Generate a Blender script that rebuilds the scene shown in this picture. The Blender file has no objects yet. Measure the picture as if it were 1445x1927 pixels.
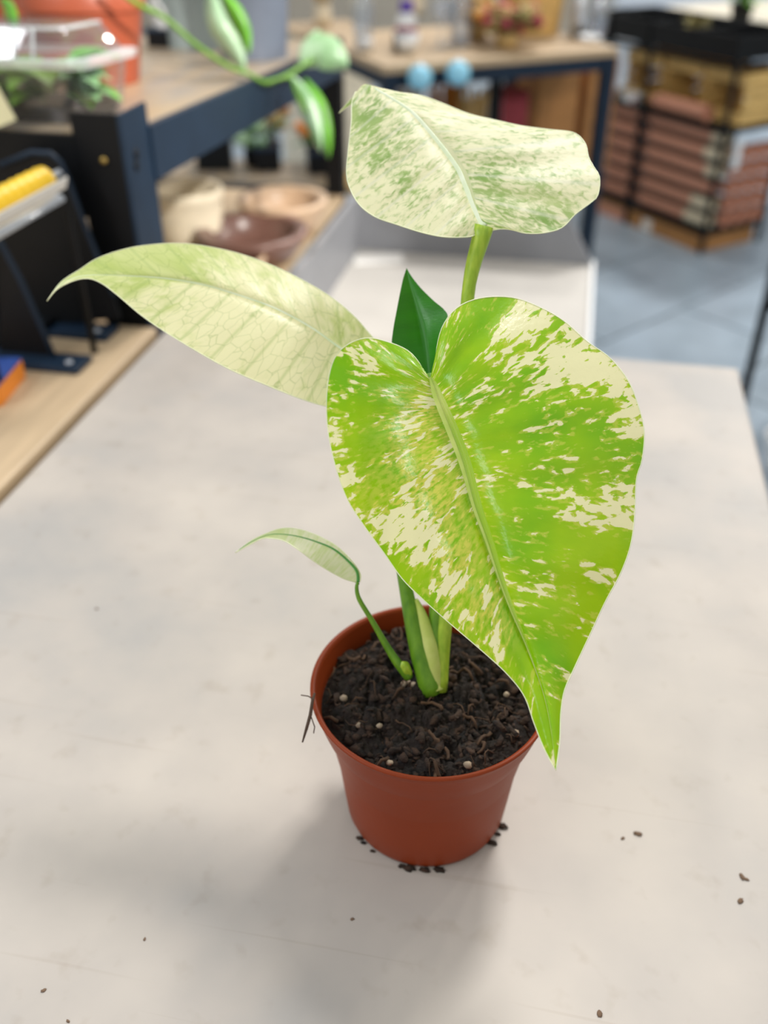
import bpy, bmesh, math, random
from mathutils import Vector, Matrix, noise
random.seed(7)

# ------------------------------------------------------------------ camera, world, light, exposure
SC = bpy.context.scene
COL = SC.collection
FPX, PITCH, YAW = 1750.0, math.radians(35), math.radians(11.4)
CAM = Vector((0, 0, 1.21))
cd = bpy.data.cameras.new('camera')
cam = bpy.data.objects.new('camera', cd); COL.objects.link(cam)
cd.sensor_fit = 'HORIZONTAL'; cd.sensor_width = 36; cd.lens = 36 * FPX / 1445
cd.clip_start = .02; cd.clip_end = 60
cam.location = CAM
cam.rotation_euler = (math.pi / 2 - PITCH, 0, YAW)
cd.dof.use_dof = True; cd.dof.focus_distance = .405; cd.dof.aperture_fstop = 6.6
SC.camera = cam

W = bpy.data.worlds.new('overcast_sky'); SC.world = W; W.use_nodes = True
wb = W.node_tree.nodes['Background']; wb.inputs[0].default_value = (.93, .97, 1, 1); wb.inputs[1].default_value = .95

sd = bpy.data.lights.new('hazy_sun', 'SUN'); sd.energy = 2.8; sd.angle = math.radians(10); sd.color = (1, .97, .93)
sun = bpy.data.objects.new('hazy_sun', sd); COL.objects.link(sun)
sun.rotation_euler = Vector((-.16, -.68, -1.0)).to_track_quat('-Z', 'Y').to_euler()

vs = SC.view_settings
SC.display_settings.display_device = 'sRGB'
vs.view_transform = 'Standard'; vs.look = 'None'; vs.gamma = 1; vs.use_curve_mapping = False; vs.exposure = -0.4

# ------------------------------------------------------------------ geometry helpers
FW = Vector((-math.sin(YAW) * math.cos(PITCH), math.cos(YAW) * math.cos(PITCH), -math.sin(PITCH)))
RT = Vector((math.cos(YAW), math.sin(YAW), 0)); UP = RT.cross(FW)
def ray(x, y): return FW + RT * ((x - 722.5) / FPX) + UP * ((963.5 - y) / FPX)
def P(x, y, k): return CAM + ray(x, y) * k                      # a point at depth k
def PZ(x, y, z): d = ray(x, y); return CAM + d * ((z - CAM.z) / d.z)   # on a level surface
def PY(x, y, Y): d = ray(x, y); return CAM + d * (Y / d.y)

def lin(c): return tuple((v / 12.92 if v <= .04045 else ((v + .055) / 1.055) ** 2.4) for v in c)
def rgb(r, g, b): return lin((r / 255, g / 255, b / 255)) + (1,)

class MB:
    def __init__(s): s.v = []; s.f = []
    def add(s, vs_, fs):
        o = len(s.v); s.v += [Vector(q) for q in vs_]; s.f += [tuple(i + o for i in f) for f in fs]; return s
    def box(s, a, b, M=None, bev=0):
        a, b = Vector(a), Vector(b)
        if bev:
            bm = bmesh.new(); bmesh.ops.create_cube(bm, size=1)
            for q in bm.verts: q.co = Vector(((q.co.x + .5) * (b.x - a.x) + a.x, (q.co.y + .5) * (b.y - a.y) + a.y, (q.co.z + .5) * (b.z - a.z) + a.z))
            bmesh.ops.bevel(bm, geom=bm.edges[:], offset=bev, segments=2, profile=.5, affect='EDGES')
            bm.verts.index_update()
            vv = [q.co.copy() for q in bm.verts]; ff = [tuple(q.index for q in f.verts) for f in bm.faces]; bm.free()
        else:
            vv = [Vector((x, y, z)) for x in (a.x, b.x) for y in (a.y, b.y) for z in (a.z, b.z)]
            ff = [(0, 1, 3, 2), (4, 6, 7, 5), (0, 4, 5, 1), (2, 3, 7, 6), (0, 2, 6, 4), (1, 5, 7, 3)]
        if M is not None: vv = [M @ q for q in vv]
        return s.add(vv, ff)
    def lathe(s, prof, n=32, c=(0, 0, 0), M=None, wob=0):
        c = Vector(c); vv = []; ff = []
        for (r, z) in prof:
            for i in range(n):
                a = 2 * math.pi * i / n
                q = Vector((r * math.cos(a), r * math.sin(a), z))
                vv.append((M @ q if M is not None else q) + c)
        for j in range(len(prof) - 1):
            for i in range(n):
                k = (i + 1) % n
                ff.append((j * n + i, j * n + k, (j + 1) * n + k, (j + 1) * n + i))
        return s.add(vv, ff)
    def tube(s, pts, rad, n=8, flat=1.0, flatn=None):
        pts = [Vector(q) for q in pts]
        if not hasattr(rad, '__len__'): rad = [rad] * len(pts)
        vv = []; ff = []; up = Vector((0, 0, 1)); prev = None
        for i, q in enumerate(pts):
            t = (pts[min(i + 1, len(pts) - 1)] - pts[max(i - 1, 0)]).normalized()
            a = prev if prev is not None else (flatn if flatn is not None else (Vector((1, 0, 0)) if abs(t.z) > .9 else up))
            a = (a - t * a.dot(t)).normalized(); b = t.cross(a); prev = a
            for k in range(n):
                th = 2 * math.pi * k / n
                vv.append(q + (a * math.cos(th) * flat + b * math.sin(th)) * rad[i])
        for i in range(len(pts) - 1):
            for k in range(n):
                m = (k + 1) % n
                ff.append((i * n + k, i * n + m, (i + 1) * n + m, (i + 1) * n + k))
        ff.append(tuple(range(n - 1, -1, -1))); ff.append(tuple((len(pts) - 1) * n + k for k in range(n)))
        return s.add(vv, ff)
    def ball(s, c, r, sub=2, sq=(1, 1, 1), rough=0, seed=0, M=None):
        bm = bmesh.new(); bmesh.ops.create_icosphere(bm, subdivisions=sub, radius=1)
        bm.verts.index_update(); c = Vector(c); vv = []
        for q in bm.verts:
            p = q.co.copy()
            if rough: p *= 1 + rough * noise.noise(p * 1.7 + Vector((seed * 3.1, seed * 1.7, seed)))
            p = Vector((p.x * sq[0], p.y * sq[1], p.z * sq[2])) * r
            vv.append((M @ p if M is not None else p) + c)
        ff = [tuple(q.index for q in f.verts) for f in bm.faces]; bm.free()
        return s.add(vv, ff)
    def mesh(s, name, smooth=False):
        me = bpy.data.meshes.new(name); me.from_pydata([tuple(q) for q in s.v], [], s.f); me.update()
        bm = bmesh.new(); bm.from_mesh(me); bmesh.ops.recalc_face_normals(bm, faces=bm.faces); bm.to_mesh(me); bm.free()
        if smooth: me.polygons.foreach_set('use_smooth', [True] * len(me.polygons))
        return me
    def build(s, name, m, parent=None, world=False, smooth=False):
        if world and parent is not None:
            o = wloc(parent); s.v = [q - o for q in s.v]
        me = s.mesh(name, smooth); me.materials.append(m)
        ob = bpy.data.objects.new(name, me); COL.objects.link(ob); ob.parent = parent
        if smooth == 'auto': shade_auto(ob)
        return ob
def wloc(o):
    v = o.location.copy()
    while o.parent: o = o.parent; v += o.location
    return v
def shade_auto(ob, ang=35):
    me = ob.data; bm = bmesh.new(); bm.from_mesh(me)
    for f in bm.faces: f.smooth = True
    for e in bm.edges: e.smooth = e.calc_face_angle(0) < math.radians(ang) if len(e.link_faces) == 2 else True
    bm.to_mesh(me); bm.free()
def empty(name, loc=(0, 0, 0), rz=0):
    o = bpy.data.objects.new(name, None); COL.objects.link(o); o.location = loc; o.rotation_euler = (0, 0, rz); o.empty_display_size = .03
    return o
def tag(o, label=None, cat=None, group=None, kind=None):
    if label: o['label'] = label
    if cat: o['category'] = cat
    if group: o['group'] = group
    if kind: o['kind'] = kind
    return o
def copy_tree(o, parent=None):
    c = o.copy(); COL.objects.link(c); c.parent = parent
    for ch in list(o.children): copy_tree(ch, c)
    return c
def spline(pts, n):
    """Catmull-Rom through tuples, resampled evenly by length of the first two values."""
    pts = [Vector(q) for q in pts]; dense = []
    for i in range(len(pts) - 1):
        p0 = pts[max(i - 1, 0)]; p1 = pts[i]; p2 = pts[i + 1]; p3 = pts[min(i + 2, len(pts) - 1)]
        for k in range(12):
            t = k / 12
            dense.append(.5 * ((2 * p1) + (p2 - p0) * t + (2 * p0 - 5 * p1 + 4 * p2 - p3) * t * t + (3 * p1 - p0 - 3 * p2 + p3) * t ** 3))
    dense.append(pts[-1])
    L = [0]
    for i in range(1, len(dense)): L.append(L[-1] + (dense[i].xy - dense[i - 1].xy).length + 1e-9)
    out = []; j = 0
    for i in range(n):
        d = L[-1] * i / (n - 1)
        while j < len(L) - 2 and L[j + 1] < d: j += 1
        f = (d - L[j]) / (L[j + 1] - L[j]); out.append(dense[j].lerp(dense[j + 1], min(max(f, 0), 1)))
    return out
def pick(seq, t):
    x = t * (len(seq) - 1); i = min(int(x), len(seq) - 2); return seq[i].lerp(seq[i + 1], x - i)

# ------------------------------------------------------------------ materials
def newmat(name):
    m = bpy.data.materials.new(name); m.use_nodes = True
    return m, m.node_tree.nodes, m.node_tree.links, m.node_tree.nodes['Principled BSDF']
def mat(name, c, rough=.5, metal=0, var=.12, scale=30, bump=0, spec=.5, stretch=None, bscale=None, c2=None):
    m, N, L, b = newmat(name)
    b.inputs['Roughness'].default_value = rough; b.inputs['Metallic'].default_value = metal
    b.inputs['Specular IOR Level'].default_value = spec
    tc = N.new('ShaderNodeTexCoord'); mp = N.new('ShaderNodeMapping'); L.new(tc.outputs['Object'], mp.inputs[0])
    if stretch: mp.inputs['Scale'].default_value = stretch
    nz = N.new('ShaderNodeTexNoise'); nz.inputs['Scale'].default_value = scale; nz.inputs['Detail'].default_value = 4
    L.new(mp.outputs[0], nz.inputs['Vector'])
    mx = N.new('ShaderNodeMix'); mx.data_type = 'RGBA'
    if c2 is None: c2 = tuple(max(0, v * (1 - var * 2)) for v in c[:3]) + (1,); c1 = tuple(min(1, v * (1 + var)) for v in c[:3]) + (1,)
    else: c1 = c
    mx.inputs[6].default_value = c2; mx.inputs[7].default_value = c1
    rp = N.new('ShaderNodeMapRange'); rp.inputs[1].default_value = .3; rp.inputs[2].default_value = .7
    L.new(nz.outputs[0], rp.inputs[0]); L.new(rp.outputs[0], mx.inputs[0]); L.new(mx.outputs[2], b.inputs['Base Color'])
    if bump:
        n2 = N.new('ShaderNodeTexNoise'); n2.inputs['Scale'].default_value = bscale or scale * 3; n2.inputs['Detail'].default_value = 6
        L.new(mp.outputs[0], n2.inputs['Vector'])
        bp = N.new('ShaderNodeBump'); bp.inputs['Strength'].default_value = bump; bp.inputs['Distance'].default_value = .002
        L.new(n2.outputs[0], bp.inputs['Height']); L.new(bp.outputs[0], b.inputs['Normal'])
    return m
def clear(name, c=(.95, .97, 1, 1), amt=.1, rough=.06, milk=.03):
    """thin clear sheet: see-through, with a reflecting skin that grows at grazing angles and a little milkiness"""
    m, N, L, b = newmat(name)
    b.inputs['Base Color'].default_value = c; b.inputs['Roughness'].default_value = .4
    nz = N.new('ShaderNodeTexNoise'); nz.inputs['Scale'].default_value = 12
    mr = N.new('ShaderNodeMapRange'); mr.inputs[3].default_value = milk * .7; mr.inputs[4].default_value = milk * 1.3
    tr = N.new('ShaderNodeBsdfTransparent'); tr.inputs[0].default_value = c
    gl = N.new('ShaderNodeBsdfGlossy'); gl.inputs['Roughness'].default_value = rough
    lw = N.new('ShaderNodeLayerWeight'); lw.inputs[0].default_value = .3
    ad = N.new('ShaderNodeMath'); ad.operation = 'MULTIPLY_ADD'; ad.inputs[1].default_value = .45; ad.inputs[2].default_value = amt; L.new(lw.outputs['Fresnel'], ad.inputs[0])
    m1 = N.new('ShaderNodeMixShader'); L.new(ad.outputs[0], m1.inputs[0]); L.new(tr.outputs[0], m1.inputs[1]); L.new(gl.outputs[0], m1.inputs[2])
    mx = N.new('ShaderNodeMixShader'); L.new(nz.outputs[0], mr.inputs[0]); L.new(mr.outputs[0], mx.inputs[0])
    L.new(m1.outputs[0], mx.inputs[1]); L.new(b.outputs[0], mx.inputs[2])
    L.new(mx.outputs[0], N['Material Output'].inputs[0])
    return m

M = {}
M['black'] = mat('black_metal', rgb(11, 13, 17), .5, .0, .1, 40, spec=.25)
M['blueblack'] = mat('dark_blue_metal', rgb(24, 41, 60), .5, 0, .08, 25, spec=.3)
M['wood_pale'] = mat('pale_wood', rgb(186, 162, 130), .5, 0, .08, 9, stretch=(8, 1, 8))
M['wood_crate'] = mat('crate_wood', rgb(228, 190, 118), .55, 0, .12, 14, stretch=(1, 1, 6))
M['wood_grey'] = mat('greyed_wood', rgb(148, 138, 128), .35, 0, .1, 8, stretch=(6, 1, 6), c2=rgb(176, 152, 118))
M['box_brown'] = mat('brown_cardboard', rgb(176, 126, 74), .7, 0, .12, 20)
M['terracotta'] = mat('terracotta_clay', rgb(206, 146, 120), .4, 0, .12, 30)
M['creamclay'] = mat('cream_clay', rgb(226, 214, 186), .5, 0, .08, 30)
M['cream'] = mat('cream_stoneware', rgb(246, 234, 208), .35, 0, .08, 18)
M['tan'] = mat('tan_stoneware', rgb(208, 178, 148), .4, 0, .15, 18)
M['brown'] = mat('dark_brown_glaze', rgb(118, 86, 76), .3, 0, .15, 18)
M['orange_plastic'] = mat('orange_brown_plastic', rgb(172, 84, 56), .4, 0, .06, 10)
M['grey_glaze'] = mat('blue_grey_glaze', rgb(112, 120, 136), .3, 0, .1, 10)
M['pale_grey'] = mat('pale_grey_green_glaze', rgb(150, 164, 164), .35, 0, .1, 10)
M['white'] = mat('white_ceramic', rgb(236, 238, 240), .3, 0, .03, 10)
M['paper'] = mat('white_paper', rgb(236, 234, 230), .8, 0, .03, 20)
M['pale_yellow'] = mat('pale_yellow_card', rgb(238, 232, 190), .7, 0, .03, 20)
M['yellow'] = mat('yellow_ribbon', rgb(246, 200, 20), .4, 0, .08, 30)
M['steel'] = mat('brushed_steel', rgb(200, 205, 212), .3, .6, .06, 60, stretch=(1, 12, 1))
M['brass'] = mat('brass', rgb(190, 160, 90), .3, .8, .05, 20)
M['blue'] = mat('blue_card', rgb(26, 60, 130), .5, 0, .08, 20)
M['orange'] = mat('orange_card', rgb(236, 140, 40), .5, 0, .1, 20)
M['soil'] = mat('peat_soil', rgb(46, 34, 28), .95, 0, .4, 90, bump=1, bscale=400, c2=rgb(14, 11, 10))
M['soil_clump'] = mat('peat_clump', rgb(70, 48, 34), .95, 0, .4, 160, bump=1, bscale=500, c2=rgb(18, 13, 11))
M['fibre'] = mat('coir_fibre', rgb(82, 58, 40), .9, 0, .3, 60)
M['perlite'] = mat('perlite', rgb(168, 148, 126), .8, 0, .15, 200)
M['crumb'] = mat('dry_crumb', rgb(120, 96, 76), .9, 0, .2, 100)
M['root'] = mat('dry_root', rgb(84, 66, 54), .9, 0, .2, 100)
M['stem'] = mat('green_stem', rgb(112, 158, 36), .4, 0, .18, 60, stretch=(4, 4, .6), c2=rgb(78, 128, 22))
M['stem_pale'] = mat('pale_stem', rgb(222, 226, 150), .4, 0, .1, 60, c2=rgb(176, 196, 80))
M['stem_yellow'] = mat('streaked_stem', rgb(176, 200, 64), .4, 0, .1, 90, stretch=(5, 5, .4), c2=rgb(140, 176, 40))
M['midrib_lime'] = mat('lime_midrib', rgb(206, 218, 118), .4, 0, .05, 120, c2=rgb(172, 202, 70))
M['midrib_white'] = mat('pale_midrib', rgb(232, 238, 214), .4, 0, .05, 120, c2=rgb(212, 226, 184))
M['midrib_dark'] = mat('green_midrib', rgb(70, 140, 60), .4, 0, .05, 120)
M['margin'] = mat('pale_margin', rgb(232, 236, 196), .4, 0, .05, 200)
M['bgleaf'] = mat('bright_leaf', rgb(104, 176, 40), .35, 0, .2, 20)
M['bgleaf_pale'] = mat('pale_green_leaf', rgb(180, 208, 176), .3, 0, .12, 20, c2=rgb(110, 160, 96))
M['bgleaf_dark'] = mat('deep_leaf', rgb(60, 120, 70), .35, 0, .2, 20)
M['seedling'] = mat('seedling_leaf', rgb(120, 160, 52), .45, 0, .25, 25)
M['dried_orange'] = mat('dried_orange', rgb(220, 150, 70), .8, 0, .2, 30)
M['dried_red'] = mat('dried_red', rgb(176, 62, 84), .8, 0, .2, 30)
M['dried_olive'] = mat('dried_olive', rgb(150, 140, 84), .8, 0, .2, 30)
M['straw'] = mat('straw', rgb(206, 174, 116), .8, 0, .2, 30)
M['purple'] = mat('purple_cap', rgb(88, 62, 160), .35, 0, .05, 20)
M['skyblue'] = mat('sky_blue_glint', rgb(150, 214, 240), .12, 0, .05, 20)
M['maroon'] = mat('maroon_cloth', rgb(150, 60, 70), .8, 0, .1, 30)
M['clear'] = clear('clear_plastic'); M['frosted'] = clear('frosted_plastic', (.96, .98, 1, 1), .15, .15, .5)
M['glass'] = clear('clear_glass', (.93, .96, 1, 1), .12, .05, .08)

# mottled laminate of the near table
def table_mat():
    m, N, L, b = newmat('worn_laminate')
    tc = N.new('ShaderNodeTexCoord')
    n1 = N.new('ShaderNodeTexNoise'); n1.inputs['Scale'].default_value = 7; n1.inputs['Detail'].default_value = 5
    n2 = N.new('ShaderNodeTexNoise'); n2.inputs['Scale'].default_value = 60; n2.inputs['Detail'].default_value = 3
    mp = N.new('ShaderNodeMapping'); mp.inputs['Rotation'].default_value = (0, 0, .6); mp.inputs['Scale'].default_value = (1, 40, 1)
    n3 = N.new('ShaderNodeTexNoise'); n3.inputs['Scale'].default_value = 4; n3.inputs['Detail'].default_value = 2
    for n in (n1, n2): L.new(tc.outputs['Object'], n.inputs['Vector'])
    L.new(tc.outputs['Object'], mp.inputs[0]); L.new(mp.outputs[0], n3.inputs['Vector'])
    r1 = N.new('ShaderNodeValToRGB'); L.new(n1.outputs[0], r1.inputs[0])
    e = r1.color_ramp.elements; e[0].position = .33; e[0].color = rgb(160, 156, 152); e[1].position = .66; e[1].color = rgb(187, 178, 168)
    q = e.new(.5); q.color = rgb(175, 167, 159)
    r2 = N.new('ShaderNodeValToRGB'); L.new(n2.outputs[0], r2.inputs[0])
    e = r2.color_ramp.elements; e[0].position = .25; e[0].color = (.86, .83, .79, 1); e[1].position = .4; e[1].color = (1, 1, 1, 1)
    r3 = N.new('ShaderNodeValToRGB'); L.new(n3.outputs[0], r3.inputs[0])
    e = r3.color_ramp.elements; e[0].position = .66; e[0].color = (1, 1, 1, 1); e[1].position = .70; e[1].color = (.92, .9, .88, 1)
    m1 = N.new('ShaderNodeMix'); m1.data_type = 'RGBA'; m1.blend_type = 'MULTIPLY'; m1.inputs[0].default_value = .6
    m2 = N.new('ShaderNodeMix'); m2.data_type = 'RGBA'; m2.blend_type = 'MULTIPLY'; m2.inputs[0].default_value = .7
    L.new(r1.outputs[0], m1.inputs[6]); L.new(r2.outputs[0], m1.inputs[7]); L.new(m1.outputs[2], m2.inputs[6]); L.new(r3.outputs[0], m2.inputs[7])
    L.new(m2.outputs[2], b.inputs['Base Color']); b.inputs['Roughness'].default_value = .5; b.inputs['Specular IOR Level'].default_value = .4
    return m
M['laminate'] = table_mat()
M['tray_grey'] = mat('grey_coated_metal', rgb(142, 144, 150), .45, 0, .06, 12)
M['tray_floor'] = mat('pale_tray_liner', rgb(180, 176, 170), .5, 0, .04, 12)
M['tile'] = mat('slate_tile', rgb(150, 166, 180), .3, 0, .12, 5, bump=.15, bscale=30)
M['grout'] = mat('grout', rgb(120, 126, 130), .8, 0, .1, 30)
M['wall'] = mat('painted_wall', rgb(214, 204, 188), .8, 0, .04, 5)
M['frame'] = mat('white_window_frame', rgb(230, 232, 234), .5, 0, .03, 10)
M['pot'] = mat('terracotta_plastic', rgb(134, 52, 18), .45, 0, .05, 14, bump=.05, bscale=120, spec=.22)

def leaf_mat(name, green, cream, mid, lo=.46, hi=.54, big=(40, 100), fine=(140, 400), gold=None, sidevein=None, vein=0, veincol=None, transl=.45, rough=.3, tgreen=None, fleck=.5):
    """variegated leaf: streaks run out along the side veins; attribute leafco = (distance out, place along the edge), cream = pigment bias"""
    m, N, L, b = newmat(name)
    at = N.new('ShaderNodeAttribute'); at.attribute_name = 'leafco'
    cb = N.new('ShaderNodeAttribute'); cb.attribute_name = 'cream'
    def nz(sc, sx_, sy_, det=4, dist=0):
        mp = N.new('ShaderNodeMapping'); mp.inputs['Scale'].default_value = (sx_, sy_, 1)
        L.new(at.outputs['Vector'], mp.inputs[0])
        n = N.new('ShaderNodeTexNoise'); n.inputs['Scale'].default_value = sc; n.inputs['Detail'].default_value = det; n.inputs['Distortion'].default_value = dist
        L.new(mp.outputs[0], n.inputs['Vector']); return n
    big = nz(1, big[0], big[1], 4, .5); fine = nz(1, fine[0], fine[1], 5, .5); tone = nz(1, 25, 45, 3)
    def math_(op, a, bb):
        n = N.new('ShaderNodeMath'); n.operation = op
        for i, q in enumerate((a, bb)):
            if isinstance(q, (int, float)): n.inputs[i].default_value = q
            else: L.new(q, n.inputs[i])
        return n.outputs[0]
    v = math_('ADD', math_('MULTIPLY', big.outputs[0], 1 - fleck), math_('MULTIPLY', fine.outputs[0], fleck))
    v = math_('ADD', v, cb.outputs['Fac'])
    rp = N.new('ShaderNodeMapRange'); rp.interpolation_type = 'SMOOTHSTEP'; rp.inputs[1].default_value = lo; rp.inputs[2].default_value = hi; L.new(v, rp.inputs[0])
    tr_ = N.new('ShaderNodeMapRange'); tr_.inputs[1].default_value = .35; tr_.inputs[2].default_value = .65; L.new(tone.outputs[0], tr_.inputs[0])
    g = N.new('ShaderNodeMix'); g.data_type = 'RGBA'; g.inputs[6].default_value = green; g.inputs[7].default_value = mid; L.new(tr_.outputs[0], g.inputs[0])
    c = N.new('ShaderNodeMix'); c.data_type = 'RGBA'; L.new(rp.outputs[0], c.inputs[0]); L.new(g.outputs[2], c.inputs[6]); c.inputs[7].default_value = cream
    if gold:     # half-pigmented, yellowish zone between green and cream
        mz = nz(1, 260, 700, 4); gv = math_('ADD', v, math_('MULTIPLY', math_('SUBTRACT', mz.outputs[0], .5), .30))
        gr = N.new('ShaderNodeMapRange'); gr.interpolation_type = 'SMOOTHSTEP'; gr.inputs[1].default_value = gold[0] + .06; gr.inputs[2].default_value = gold[1] + .02; gr.inputs[4].default_value = .5; L.new(gv, gr.inputs[0])
        ga = N.new('ShaderNodeAttribute'); ga.attribute_name = 'gold'; gn = N.new('ShaderNodeMapRange'); gn.inputs[1].default_value = .36; gn.inputs[2].default_value = .56; L.new(mz.outputs[0], gn.inputs[0])
        gsum = math_('MINIMUM', math_('ADD', gr.outputs[0], math_('MULTIPLY', ga.outputs['Fac'], gn.outputs[0])), 1.0)
        g2 = N.new('ShaderNodeMix'); g2.data_type = 'RGBA'; L.new(gsum, g2.inputs[0]); L.new(g.outputs[2], g2.inputs[6]); g2.inputs[7].default_value = gold[2]; L.new(g2.outputs[2], c.inputs[6])
    col = c.outputs[2]
    if sidevein:
        sx_ = N.new('ShaderNodeSeparateXYZ'); L.new(at.outputs['Vector'], sx_.inputs[0])
        ph = math_('FRACT', math_('MULTIPLY', sx_.outputs[1], sidevein[0] / .16), 0.0); ab = math_('ABSOLUTE', math_('SUBTRACT', ph, .5), 0.0)
        sv = N.new('ShaderNodeMapRange'); sv.interpolation_type = 'SMOOTHSTEP'; sv.inputs[1].default_value = 0; sv.inputs[2].default_value = .09; sv.inputs[3].default_value = .42; sv.inputs[4].default_value = 0; L.new(ab, sv.inputs[0])
        ms = N.new('ShaderNodeMix'); ms.data_type = 'RGBA'; L.new(sv.outputs[0], ms.inputs[0]); L.new(col, ms.inputs[6]); ms.inputs[7].default_value = sidevein[1]; col = ms.outputs[2]
    bp = N.new('ShaderNodeBump'); bp.inputs['Strength'].default_value = .25; bp.inputs['Distance'].default_value = .0006
    cr = nz(1, 420, 700, 3)
    L.new(cr.outputs[0], bp.inputs['Height']); L.new(bp.outputs[0], b.inputs['Normal'])
    if vein:
        mp = N.new('ShaderNodeMapping'); mp.inputs['Scale'].default_value = (120, 260, 1); L.new(at.outputs['Vector'], mp.inputs[0])
        wn = N.new('ShaderNodeTexNoise'); wn.inputs['Scale'].default_value = 90; wn.inputs['Detail'].default_value = 2; L.new(at.outputs['Vector'], wn.inputs['Vector'])
        ad = N.new('ShaderNodeVectorMath'); ad.operation = 'ADD'
        sc_ = N.new('ShaderNodeVectorMath'); sc_.operation = 'SCALE'; sc_.inputs['Scale'].default_value = .9
        L.new(wn.outputs['Color'], sc_.inputs[0]); L.new(mp.outputs[0], ad.inputs[0]); L.new(sc_.outputs[0], ad.inputs[1])
        vo = N.new('ShaderNodeTexVoronoi'); vo.feature = 'DISTANCE_TO_EDGE'; vo.inputs['Scale'].default_value = 1; L.new(ad.outputs[0], vo.inputs['Vector'])
        vr = N.new('ShaderNodeMapRange'); vr.inputs[1].default_value = 0; vr.inputs[2].default_value = .04; vr.inputs[3].default_value = vein; vr.inputs[4].default_value = 0
        L.new(vo.outputs['Distance'], vr.inputs[0])
        mv = N.new('ShaderNodeMix'); mv.data_type = 'RGBA'; L.new(vr.outputs[0], mv.inputs[0]); L.new(col, mv.inputs[6]); mv.inputs[7].default_value = veincol
        col = mv.outputs[2]
    L.new(col, b.inputs['Base Color']); b.inputs['Roughness'].default_value = rough; b.inputs['Specular IOR Level'].default_value = .55
    tl = N.new('ShaderNodeBsdfTranslucent'); L.new(col, tl.inputs['Color'])
    mx = N.new('ShaderNodeMixShader'); mx.inputs[0].default_value = transl
    L.new(b.outputs[0], mx.inputs[1]); L.new(tl.outputs[0], mx.inputs[2]); L.new(mx.outputs[0], N['Material Output'].inputs[0])
    return m
M['leaf_lime'] = leaf_mat('lime_variegated_leaf', rgb(126, 192, 0), rgb(252, 248, 196), rgb(172, 214, 6), lo=.535, hi=.555, big=(42, 110), fine=(150, 560), transl=.42, rough=.22, gold=(.42, .52, rgb(222, 222, 92)))
M['leaf_cream'] = leaf_mat('cream_variegated_leaf', rgb(136, 176, 84), rgb(250, 248, 206), rgb(196, 214, 142), lo=.40, hi=.62, big=(70, 110), fine=(240, 380), rough=.42, fleck=.6, sidevein=(9, rgb(238, 240, 218)))
M['leaf_pale'] = leaf_mat('pale_veined_leaf', rgb(196, 214, 122), rgb(250, 248, 198), rgb(226, 234, 164), lo=.36, hi=.64, big=(40, 70), fine=(150, 200), vein=.42, veincol=rgb(138, 170, 72), rough=.36, sidevein=(11, rgb(176, 200, 116)))
M['leaf_young'] = leaf_mat('young_pale_leaf', rgb(206, 224, 150), rgb(236, 240, 206), rgb(220, 232, 176), lo=.4, hi=.6, rough=.45)
M['leaf_dark'] = leaf_mat('dark_green_leaf', rgb(38, 118, 6), rgb(80, 160, 30), rgb(46, 132, 8), lo=.6, hi=.75, transl=.3, rough=.3)

# ------------------------------------------------------------------ the setting
TZ = .78
fl = MB().box((-5, -2, -.08), (5, 11, -.006)).build('floor', M['grout']); tag(fl, 'grey slate tiled shop floor', None, None, 'structure')
tile_mesh = None; tw, tl_ = .40, .80
TR = Matrix.Rotation(math.radians(-38), 4, 'Z')
tmb = MB().box((-tw / 2 + .004, -tl_ / 2 + .004, -.006), (tw / 2 - .004, tl_ / 2 - .004, 0), bev=.002)
tile_me = tmb.mesh('tile'); tile_me.materials.append(M['tile'])
for i in range(-14, 24):
    for j in range(-10, 16):
        q = TR @ Vector((i * tw, j * tl_ + (tl_ / 2 if i % 2 else 0), 0)) + Vector((.3, 2.6, 0))
        near = -1.2 < q.x < 1.9 and 1.2 < q.y < 5.6
        if near:
            t = bpy.data.objects.new('tile', tile_me); COL.objects.link(t); t.parent = fl; t.location = q
            t.rotation_euler = (random.uniform(-.002, .002), random.uniform(-.002, .002), math.radians(-38))
far = MB()
for i in range(-40, 44):
    for j in range(-30, 30):
        q = TR @ Vector((i * tw, j * tl_ + (tl_ / 2 if i % 2 else 0), 0)) + Vector((.3, 2.6, 0))
        if -1.2 < q.x < 1.9 and 1.2 < q.y < 5.6: continue
        if abs(q.x) < 4.4 and -1.4 < q.y < 10.4:
            far.add([TR @ v + q for v in (Vector((-tw / 2 + .004, -tl_ / 2 + .004, 0)), Vector((tw / 2 - .004, -tl_ / 2 + .004, 0)), Vector((tw / 2 - .004, tl_ / 2 - .004, 0)), Vector((-tw / 2 + .004, tl_ / 2 - .004, 0)))], [(0, 1, 2, 3)])
ob = far.build('far_tiles', M['tile'], fl); ob['kind'] = 'stuff'

# far wall with glazing down to the floor on the right, side walls
tag(MB().box((-5, 8.6, 0), (.1, 8.75, 2.6)).build('wall_back', M['wall']), 'plain beige wall far behind the display tables', kind='structure')
tag(MB().box((-5.15, -2, 0), (-5, 8.75, 2.6)).build('wall_left', M['wall']), 'plain beige side wall of the shop', kind='structure')
tag(MB().box((-5.15, -2.15, 0), (5.15, -2, 2.6)).build('wall_front', M['wall']), 'plain beige wall behind the viewer', kind='structure')
tag(MB().box((5, -2, 0), (5.15, 8.75, 2.6)).build('wall_right', M['wall']), 'plain beige side wall on the right', kind='structure')
wn = tag(empty('window_1', (2.55, 8.67, 0)), 'tall glazed shop front letting in daylight', kind='structure')
wf = MB()
for x in (-2.42, -1.2, 0, 1.2, 2.42): wf = MB().box((x - .03, -.04, 0), (x + .03, .04, 2.6)); wf.build('mullion', M['frame'], wn)
for z in (.03, 2.57): MB().box((-2.42, -.04, z - .03), (2.42, .04, z + .03)).build('window_frame', M['frame'], wn)
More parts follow.
